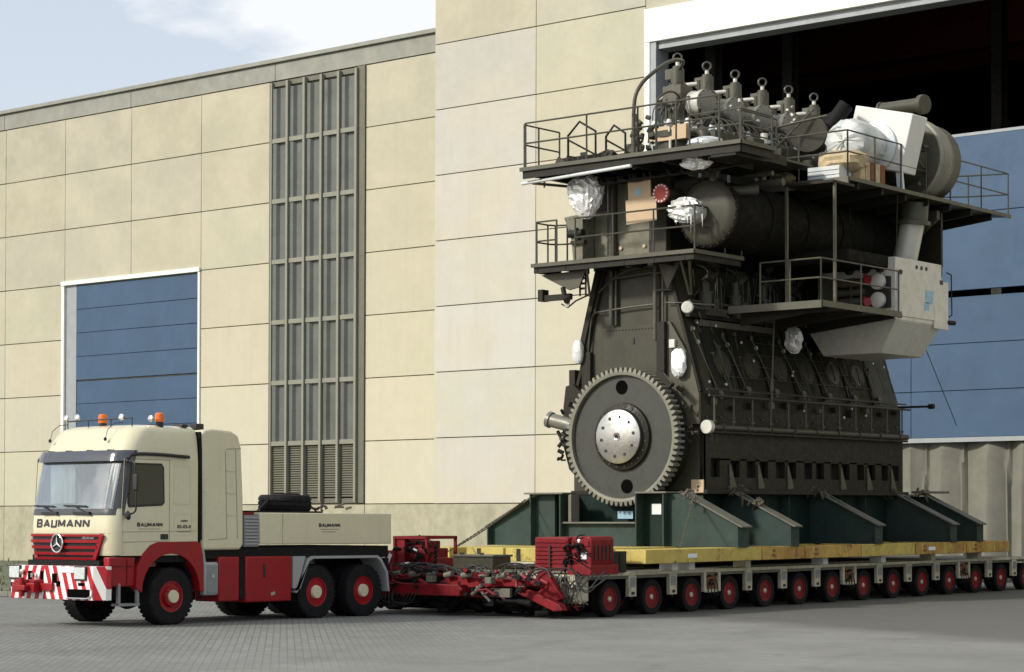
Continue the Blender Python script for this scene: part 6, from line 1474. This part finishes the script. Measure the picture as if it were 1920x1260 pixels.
# exhaust receiver support shapes and dark underside under the turbo gallery
E(MB().box(-1.6, 0.9, 8.2, 12.9, 8.05, 8.35), 'air_receiver_top', m_recshade, bevel=0.03)
E(MB().box(-1.5, 0.75, 13.1, 13.2, 8.35, 9.72).box(-1.5, -0.2, 13.1, 13.2, 6.9, 8.35), 'support_wall', m_eng2)
E(MB().prism([(-1.4, 9.72), (0.9, 9.72), (0.9, 9.5), (-0.6, 8.4), (-1.4, 8.4)], 'y', 12.6, 12.75), 'support_plate', m_eng)
E(MB().lathe([(0.95, 0), (0.95, 3.6), (0.9, 3.7)], (EX+1.75, 10.6, 7.35), (0, 1, 0), 36), 'air_receiver', m_recshade)
# ---- turbocharger gallery
zg3 = 9.95
tb = E(MB().prism([(-1.45, 7.78), (1.14, 7.78), (1.14, 16.2), (-1.45, 14.6)], 'z', zg3-0.05, zg3), 'gallery', m_engl, bevel=0.004)
E(MB().box(-1.45, 1.16, 7.74, 7.79, zg3-0.17, zg3+0.02), 'gallery_edge', m_flange, tb)
E(MB().box(1.13, 1.18, 7.79, 16.2, zg3-0.07, zg3+0.02), 'gallery_edge', m_engl, tb)
for k in range(7):
    y = 8.3+1.15*k; E(MB().prism([(-1.4, zg3-0.05), (1.10, zg3-0.05), (1.10, zg3-0.22), (-1.4, zg3-0.48)], 'y', y, y+0.05), 'gallery_bearer', m_eng2, tb)
railing([(-0.9, 7.80, zg3), (-0.2, 7.80, zg3), (1.12, 7.80, zg3)], 1.10, tb, post=1.05)
railing([(1.12, 7.80, zg3), (1.12, 12.9, zg3)], 1.10, tb, post=1.25)
q = MB()
for h in (1.10, 0.55): q.tube([(1.12, 12.9, zg3+h), (1.12, 16.15, zg3+h), (0.2, 15.7, zg3+h-0.02), (-1.2, 14.8, zg3+h-0.02)], 0.021, 6)
for p in ((1.12, 12.9), (1.12, 14.6), (0.2, 15.7), (1.12, 16.15)): q.cyl((p[0], p[1], zg3), (p[0], p[1], zg3+1.1), 0.02, 6)
E(q, 'railing', m_pipe, tb)
# posts from this gallery down to the lower one
for x in (0.0, 1.22):
    E(MB().box(x-0.03, x+0.03, 6.9 if x < 1 else 7.0, 6.96 if x < 1 else 7.06, 6.95, 9.75), 'gallery_post', m_engl)
E(MB().box(-0.03, 1.25, 6.9, 7.9, 9.72, 9.78), 'gallery_bearer', m_eng2)
# turbocharger
tu = thing('turbocharger', 'T', 'T') if False else None
TC = Vector((0.15, 9.3, 10.98)); tilt = R(14)
turb_ = MB().lathe([(0, -0.30), (0.15, -0.30), (0.36, -0.29), (0.50, -0.22), (0.56, -0.08), (0.565, 0.45), (0.55, 0.5), (0.50, 0.85), (0.50, 1.0)], Vector((0.32, 9.25, 11.04)), (-0.05, 1, 0.03), 40)
rt_ = random.Random(6)
turb_.v = [(p[0]+rt_.uniform(-.022, .022), p[1]+rt_.uniform(-.03, .03), p[2]+rt_.uniform(-.022, .022)) for p in turb_.v]
E(turb_, 'turbine_casing', mat('crumpled_tarpaulin', (0.58, 0.58, 0.54), 0.45, var=0.2, vscale=5, col2=(0.34, 0.42, 0.48), mixs=0.45, mscale=2.6, bump=1.0, bscale=7))
bx_c = Vector((0.48, 10.75, 11.27))
E(MB().obox(bx_c, (1.62, 0.75, 1.42), (0, tilt, 0)), 'gas_inlet_casing', mat('white_casing_paint', (0.66, 0.655, 0.62), 0.5, var=0.05), bevel=0.03, seg=3)
E(MB().lathe([(0.58, -0.05), (0.62, -0.03), (0.62, 0.04), (0.58, 0.05)], Vector((0.38, 10.33, 11.05)), (0, 1, 0), 40), 'casing_ring', m_wrap)
for x in (0.30, 0.85): E(MB().bar((x+0.12, 10.5, 10.75), (x+0.2, 10.48, 9.95), 0.16, 0.08, upd=(0, 1, 0)), 'casing_leg', m_wrap)
SC = Vector((0.45, 11.35, 10.93))
sil = MB(); prof = [(0.5, 0.0), (0.62, 0.02), (0.70, 0.25), (0.98, 0.30), (1.06, 0.36)]
E(MB().lathe([(0.45, -0.1), (0.62, 0.02), (0.70, 0.30), (1.00, 0.34), (1.00, 1.50), (0.85, 1.62), (0, 1.66)], SC, (0, 1, 0), 48), 'silencer_core', m_pipe)
for k in range(9):
    y = 0.36+0.135*k; r = 1.07-0.006*k*k*0.5
    E(MB().lathe([(0.9, y), (r-0.02, y+0.005), (r, y+0.02), (r+0.01, y+0.05), (r, y+0.09), (r-0.02, y+0.10), (0.9, y+0.105)], SC, (0, 1, 0), 56), 'silencer_segment', mat('silencer_sheet', (0.25, 0.24, 0.19), 0.45, metal=0.2, var=0.15, vscale=3, grime=0.3, gscale=(2, 2, 2), gcol=(0.1, 0.09, 0.07)))
q = MB(); rb_ = random.Random(3)
for k in range(26):
    a = rb_.uniform(0, 6.28); r = rb_.uniform(0.4, 0.85); p = SC+Vector((r*math.cos(a), 0.05+0.1*rb_.random(), r*math.sin(a))); q.cyl(p, p+Vector((rb_.uniform(-.1, .1), rb_.uniform(-.2, .1), rb_.uniform(-.15, .15))), rb_.uniform(0.015, 0.05), 8)
E(q, 'turbo_fitting', m_pipe)
E(MB().cyl((-0.45, 12.2, 12.34), (0.85, 11.9, 12.28), 0.17, 20).cyl((0.82, 11.91, 12.28), (0.96, 11.88, 12.27), 0.24, 20).cyl((-0.40, 12.19, 12.34), (-0.46, 12.2, 12.34), 0.20, 20), 'air_canister', m_pipe)
E(MB().tube(arc((-0.35, 9.9, 11.3), 0.55, R(80), R(180), 12, (1, 0, 0), (0, 0, 1)), 0.14, 12).cyl((-0.62, 9.6, 11.3), (-0.12, 9.9, 12.1), 0.19, 14), 'black_hood', m_black)
E(MB().lathe([(0.0, -0.02), (0.42, 0), (0.46, 0.06), (0.46, 0.5)], Vector((-0.85, 9.5, 11.35)), (0.35, -1, 0), 28), 'round_cover', m_eng)
E(MB().tube([(-1.6, 8.3, 10.6), (-0.5, 9.0, 11.9)], 0.025, 6).tube([(-1.3, 8.6, 11.5), (0.1, 8.6, 11.62)], 0.03, 8), 'turbo_pipe', m_pipe)
E(MB().cyl((-1.25, 7.95, zg3), (-1.25, 7.95, 11.0), 0.06, 12).cyl((-1.25, 7.95, 11.0), (-1.25, 7.95, 11.25), 0.09, 12).cyl((-1.25, 7.95, 10.25), (-1.25, 7.95, 10.3), 0.1, 12), 'stand_pipe', m_silver)
E(MB().box(-1.7, -1.2, 7.4, 7.9, 10.35, 11.1), 'cable_box', m_eng, bevel=0.02)
# ---- lower side gallery (walkway) by the cooler
zw = 6.95
wk = E(MB().box(-1.2, 1.28, 6.32, 10.02, zw-0.05, zw), 'gallery', m_engl, bevel=0.004)
E(MB().box(-1.2, 1.30, 6.28, 6.33, zw-0.15, zw+0.02).box(1.27, 1.32, 6.33, 10.0, zw-0.12, zw+0.02), 'gallery_edge', m_engl, wk)
for k in range(3): E(MB().prism([(-1.2, zw-0.05), (1.2, zw-0.05), (1.2, zw-0.15), (-1.2, zw-0.40)], 'y', 6.8+1.5*k, 6.86+1.5*k), 'gallery_bearer', m_eng2, wk)
railing([(-0.35, 6.33, zw), (0.45, 6.33, zw), (1.27, 6.33, zw)], 0.98, wk, post=0.8, mt=m_engl)
railing([(1.27, 6.33, zw), (1.29, 8.1, zw), (1.29, 9.9, zw)], 0.98, wk, post=1.7, mt=m_engl)
# ---- charge air cooler, silver
CZ0, CZ1 = 6.80, 8.32
cool = E(MB().box(-1.05, 1.10, 10.10, 12.45, CZ0, CZ1), 'air_cooler', m_silver, bevel=0.012)
V = [(-1.45, 10.12, CZ0), (1.10, 10.12, CZ0), (1.10, 12.43, CZ0), (-1.45, 12.43, CZ0), (-1.0, 10.25, 6.02), (0.62, 10.25, 6.02), (0.62, 12.3, 6.02), (-1.0, 12.3, 6.02)]
E(MB().add(V, [(0,1,2,3),(4,7,6,5),(0,4,5,1),(1,5,6,2),(2,6,7,3),(3,7,4,0)]), 'cooler_hopper', m_silver, cool, bevel=0.02)
E(MB().box(1.10, 1.125, 10.16, 12.40, CZ0+0.10, CZ1-0.28), 'cooler_cover', m_silver, cool, bevel=0.006)
E(MB().box(1.10, 1.14, 12.0, 12.75, CZ0-0.1, CZ0+1.1), 'cooler_cover', m_silver, cool, bevel=0.02)
q = MB()
for k in range(3): q.cyl((1.10, 11.15+0.25*k, CZ1-0.17), (1.115, 11.15+0.25*k, CZ1-0.17), 0.05, 12)
for y, z in ((10.22, CZ1-0.36), (12.3, CZ1-0.45), (10.2, CZ0+0.1)): q.box(1.12, 1.16, y, y+0.12, z-0.05, z+0.05)
E(q, 'cooler_bolt', m_sign, cool)
E(MB().box(1.126, 1.132, 11.55, 11.95, 7.30, 7.62).box(1.126, 1.132, 11.5, 11.75, 7.12, 7.32), 'plastic_sheet', m_bluep, cool)
E(MB().box(-0.35, 0.98, 9.99, 10.11, 7.10, 7.85), 'cooler_recess', m_dark, cool)
q = MB()
for k, x in enumerate((-0.15, 0.30, 0.70)):
    q.lathe([(0.13, 0), (0.13, 0.05), (0.07, 0.06), (0.05, 0.04), (0, 0.04)], (x, 10.09, 8.08), (0, -1, 0), 16)
E(q, 'black_gauge', m_sign, cool)
q = MB()
for z in (7.72, 7.28): q.lathe([(0.19, 0), (0.19, 0.10), (0.12, 0.12), (0, 0.12)], (0.72, 9.98, z), (0, -1, 0), 22)
E(q, 'pipe_end', m_silver, cool)
q = MB()
for z in (7.72, 7.28, 7.5): q.cyl((0.35, 9.95, z), (-0.6, 9.95, z), 0.09, 12).cyl((0.0, 9.95, z), (0.05, 9.95, z), 0.15, 14).cyl((-0.4, 9.95, z), (-0.35, 9.95, z), 0.15, 14)
q.box(-0.9, -0.5, 9.9, 10.05, 6.98, 7.9)
E(q, 'cooler_pipe', m_engl, cool)
for z in (7.78, 7.24):
    E(MB().lathe([(0.10, 0), (0.12, 0.03), (0.10, 0.06)], (0.46, 9.90, z), (0.3, -1, 0.1), 14).cyl((0.46, 9.92, z), (0.36, 9.86, z+0.13), 0.035, 8), 'red_valve', m_red, cool)
E(MB().cyl((0.35, 11.9, 8.32), (0.62, 11.9, 9.45), 0.30, 26), 'cooler_duct', m_silver, cool)
E(MB().lathe([(0.42, 0), (0.42, 0.1), (0.34, 0.12), (0.34, 0.55)], (0.62, 11.9, 9.30), (0.1, 0, 1), 28), 'duct_collar', m_engl, cool)
q = MB().tube([(-0.9, 9.95, 8.0), (-1.0, 9.4, 7.9), (-1.2, 8.9, 7.4)], 0.05, 8).tube([(1.0, 10.3, 8.3), (1.0, 10.4, 9.9)], 0.012, 6).tube([(-0.2, 10.2, 8.3), (-0.2, 10.2, 9.7)], 0.012, 6)
q.tube([(1.10, 12.72, 8.15), (1.16, 12.85, 8.1), (1.16, 12.88, 7.1), (1.10, 12.72, 7.0)], 0.018, 6).cyl((1.1, 12.70, 6.9), (1.18, 12.98, 6.9), 0.06, 10)
E(q, 'cooler_fitting', m_eng2, cool)
E(MB().tube([(0.75, 12.3, 6.2), (0.4, 14.6, 4.4)], 0.010, 5).tube([(SX, 14.5, 4.92), (SX+0.9, 14.6, 4.92)], 0.03, 8).cyl((SX+0.85, 14.6, 4.92), (SX+1.0, 14.6, 4.92), 0.07, 10), 'thin_cable', m_eng2)
# hanging stand rod in front of the doors
E(MB().tube([(-0.95, 7.9, 6.9), (-1.05, 7.9, 4.45)], 0.022, 8).cyl((-1.02, 7.9, 5.35), (-1.03, 7.9, 5.05), 0.045, 8), 'hanging_rod', m_engl)
E(MB().tube([(-1.15, 9.0, 6.9), (-1.15, 9.0, 6.0)], 0.018, 8), 'hanging_rod', m_engl)
# extra dark machinery under the turbo gallery, seen through the gallery posts
q = MB(); rz = random.Random(55)
for k in range(70):
    p = Vector((rz.uniform(-1.9, -1.2), rz.uniform(5.6, 14.4), rz.uniform(6.85, 9.6))); q.cyl(p, p+Vector((rz.uniform(-.2, .2), rz.uniform(-.3, .5), rz.uniform(-.3, .5))), rz.uniform(0.02, 0.09), 8)
for k in range(14):
    y = 5.7+0.65*k; q.tube([(side(7.9, 0.35), y, 6.8), (side(7.9, 0.35)+0.1, y+rz.uniform(-.2, .2), 8.0)], rz.uniform(0.012, 0.03), 6)
E(q, 'pipework', m_eng2)

# ================================================================ THINGS LEFT ON THE ENGINE
def T1(mb, name, mt, label, cat, o, **k): return solo(mb, name, mt, label, cat, o, tilt=True, **k)
T1(foil_mb((-4.05, 4.5, 9.60), (0.56, 0.36, 0.50), 1, n=18, drop=0.5, amp=0.13), 'foil_bundle', m_foil, 'large crumpled foil bundle hanging under the left end of the top gallery', 'foil', (-3.72, 4.55, 9.2), smooth=False)
q = foil_mb((RC.x-0.36, RC.y-0.42, RC.z+0.05), (0.36, 0.22, 0.27), 2, n=13, amp=0.30)
for k in (1, 4, 5, 8):
    xx = RC.x-0.62+0.10*k; rs = random.Random(k+3); zz = RC.z-0.12
    q.add([(xx, RC.y-0.55, zz), (xx+0.07, RC.y-0.60, zz+0.02), (xx+0.05+rs.uniform(-.04, .04), RC.y-0.57, zz-rs.uniform(0.15, 0.42))], [(0, 1, 2)])
T1(q, 'foil_bundle', m_foil, 'crumpled foil wrapped on the front of the exhaust drum', 'foil', (RC.x-0.5, RC.y-0.5, RC.z), smooth=False)
T1(foil_mb((EX+1.32, yq-0.24, 5.62), (0.20, 0.10, 0.33), 3, n=8), 'foil_bundle', m_foil, 'small foil parcel on the frame corner right of the toothed wheel', 'foil', (EX+1.32, yq-0.24, 5.62), smooth=False)
T1(foil_mb((EX-1.62, yq-0.2, 6.02), (0.15, 0.10, 0.30), 4, n=8, amp=0.05), 'plastic_parcel', m_wrap, 'white plastic parcel on the left edge of the frame above the toothed wheel', 'parcel', (EX-1.62, yq-0.2, 5.75), smooth=False)
T1(foil_mb((-1.05, 8.92, 6.35), (0.20, 0.18, 0.32), 5, n=10, amp=0.2), 'foil_bundle', m_foil, 'pale foil parcel hanging by the doors left of the silver cooler', 'foil', (-1.05, 8.92, 6.3), smooth=False)
T1(foil_mb((-0.65, 4.1, 10.02), (0.34, 0.2, 0.16), 6, n=9, amp=0.3), 'foil_bundle', m_foil, 'torn foil scrap under the top gallery above the exhaust drum', 'foil', (-0.65, 4.1, 10.0), smooth=False)
T1(foil_mb((-0.45, 4.15, 10.44), (0.42, 0.3, 0.13), 7, n=9, amp=0.08), 'plastic_sheet', m_wrap, 'crumpled white plastic sheet lying on the top gallery near the first cylinder', 'plastic sheet', (-0.45, 4.15, 10.3))
c1 = MB().obox((EX+0.70-0.15, 4.60, 9.60), (0.64, 0.02, 0.56), (0, R(-2), 0)); T1(c1, 'cardboard_sheet', m_card, 'upper brown cardboard sheet on the engine front with a pale blue sticker', 'cardboard', (EX+0.55, 4.6, 9.4))
c1 = MB().obox((EX+0.62, 4.57, 9.16), (0.86, 0.02, 0.56), (0, R(-2.5), 0)); T1(c1, 'cardboard_sheet', m_card, 'lower and wider cardboard sheet below the stickered one', 'cardboard', (EX+0.6, 4.57, 9.0))
c1 = MB().cyl((EX+0.52, 4.588, 9.60), (EX+0.52, 4.583, 9.60), 0.10, 20); T1(c1, 'round_sticker', m_bluep, 'round pale blue sticker on the upper cardboard sheet', 'sticker', (EX+0.52, 4.585, 9.6))
# crates and wrapped goods on the turbo gallery
cr2 = thing('wooden_crate', 'low pale crate at the corner of the turbocharger gallery', 'crate', (0.35, 8.15, zg3), tilt=True)
for k in range(3): MB().box(-0.05, 0.80, 7.9, 7.93, zg3+0.03+0.11*k, zg3+0.12+0.11*k).build('plank', m_wrap, cr2)
MB().box(-0.04, 0.79, 7.93, 8.5, zg3+0.01, zg3+0.35).build('crate_body', m_wrap, cr2, bevel=0.01)
cr3 = thing('wooden_crate', 'brown plank crate with rusty streaks beside the railing below the wrapped turbine', 'crate', (0.75, 9.1, zg3), tilt=True)
MB().box(0.35, 0.98, 8.55, 9.75, zg3+0.01, zg3+0.50).build('crate_body', m_wood, cr3, bevel=0.01)
for k in range(5): MB().box(0.98, 1.0, 8.56+0.24*k, 8.76+0.24*k, zg3+0.02, zg3+0.52).build('plank', m_rust if k in (2, 4) else m_wood, cr3)
T1(foil_mb((0.55, 8.5, zg3+0.50), (0.60, 0.45, 0.28), 9, n=10, amp=0.12), 'wrapped_bundle', m_wood, 'tan wrapped bundle on top of the crates under the turbine', 'bundle', (0.5, 8.5, zg3+0.3))
T1(foil_mb((-0.95, 8.2, zg3+0.18), (0.30, 0.25, 0.20), 10, n=8, amp=0.25), 'rag_pile', m_wood, 'small yellowish pile of rags on the left of the turbocharger gallery', 'rags', (-0.95, 8.2, zg3), smooth=False)

# ================================================================ pieces that lie apart become objects of their own
TINY = ('fitting', 'bolt', 'thin_pipe', 'fuel_line', 'pipework', 'underfloor_pipe', 'valve_group', 'stud', 'hub_hole', 'hose', 'coupling', 'indicator', 'fine_print', 'seam', 'chassis', 'axle', 'wiper', 'railing', 'pump', 'lettering')
def islands(me):
    n = len(me.vertices); par = list(range(n))
    def find(a):
        while par[a] != a: par[a] = par[par[a]]; a = par[a]
        return a
    for e in me.edges:
        a, b = find(e.vertices[0]), find(e.vertices[1])
        if a != b: par[a] = b
    g = {}
    for i in range(n): g.setdefault(find(i), []).append(i)
    its = []
    for vs_ in g.values():
        co = [me.vertices[i].co for i in vs_]
        its.append([set(vs_), [min(c[k] for c in co) for k in range(3)], [max(c[k] for c in co) for k in range(3)]])
    ch_ = True
    while ch_:                       # merge what touches
        ch_ = False; out_ = []
        for it in its:
            for o_ in out_:
                if all(it[1][k] <= o_[2][k]+0.006 and it[2][k] >= o_[1][k]-0.006 for k in range(3)):
                    o_[0] |= it[0]; o_[1] = [min(o_[1][k], it[1][k]) for k in range(3)]; o_[2] = [max(o_[2][k], it[2][k]) for k in range(3)]; ch_ = True; break
            else: out_.append(it)
        its = out_
    return its
done = {}
for ob in list(COL.objects):
    if ob.type != 'MESH' or ob.parent is None or ob.get('kind'): continue
    me = ob.data
    if len(me.vertices) > 6000: continue
    base = ob.name.split('.')[0]
    if me.name in done and done[me.name] is None: continue
    its = islands(me)
    if len(its) < 2: done[me.name] = None; continue
    small = max(max(i[2][k]-i[1][k] for k in range(3)) for i in its) < 0.12
    if any(t in base for t in TINY) or small or len(its) > 24:
        ob['kind'] = 'stuff'; continue
    if me.users > 1: continue
    for it in its[1:]:
        bm = bmesh.new(); bm.from_mesh(me); bm.verts.ensure_lookup_table()
        bmesh.ops.delete(bm, geom=[v for v in bm.verts if v.index not in it[0]], context='VERTS')
        m2 = bpy.data.meshes.new(base); bm.to_mesh(m2); bm.free(); m2.materials.append(me.materials[0]); m2.set_sharp_from_angle(angle=R(38))
        c = ob.copy(); c.name = base; c.data = m2; COL.objects.link(c)
    bm = bmesh.new(); bm.from_mesh(me); bm.verts.ensure_lookup_table()
    bmesh.ops.delete(bm, geom=[v for v in bm.verts if v.index not in its[0][0]], context='VERTS'); bm.to_mesh(me); bm.free(); me.set_sharp_from_angle(angle=R(38))
for ob in COL.objects:
    if '_o' in ob: del ob['_o']
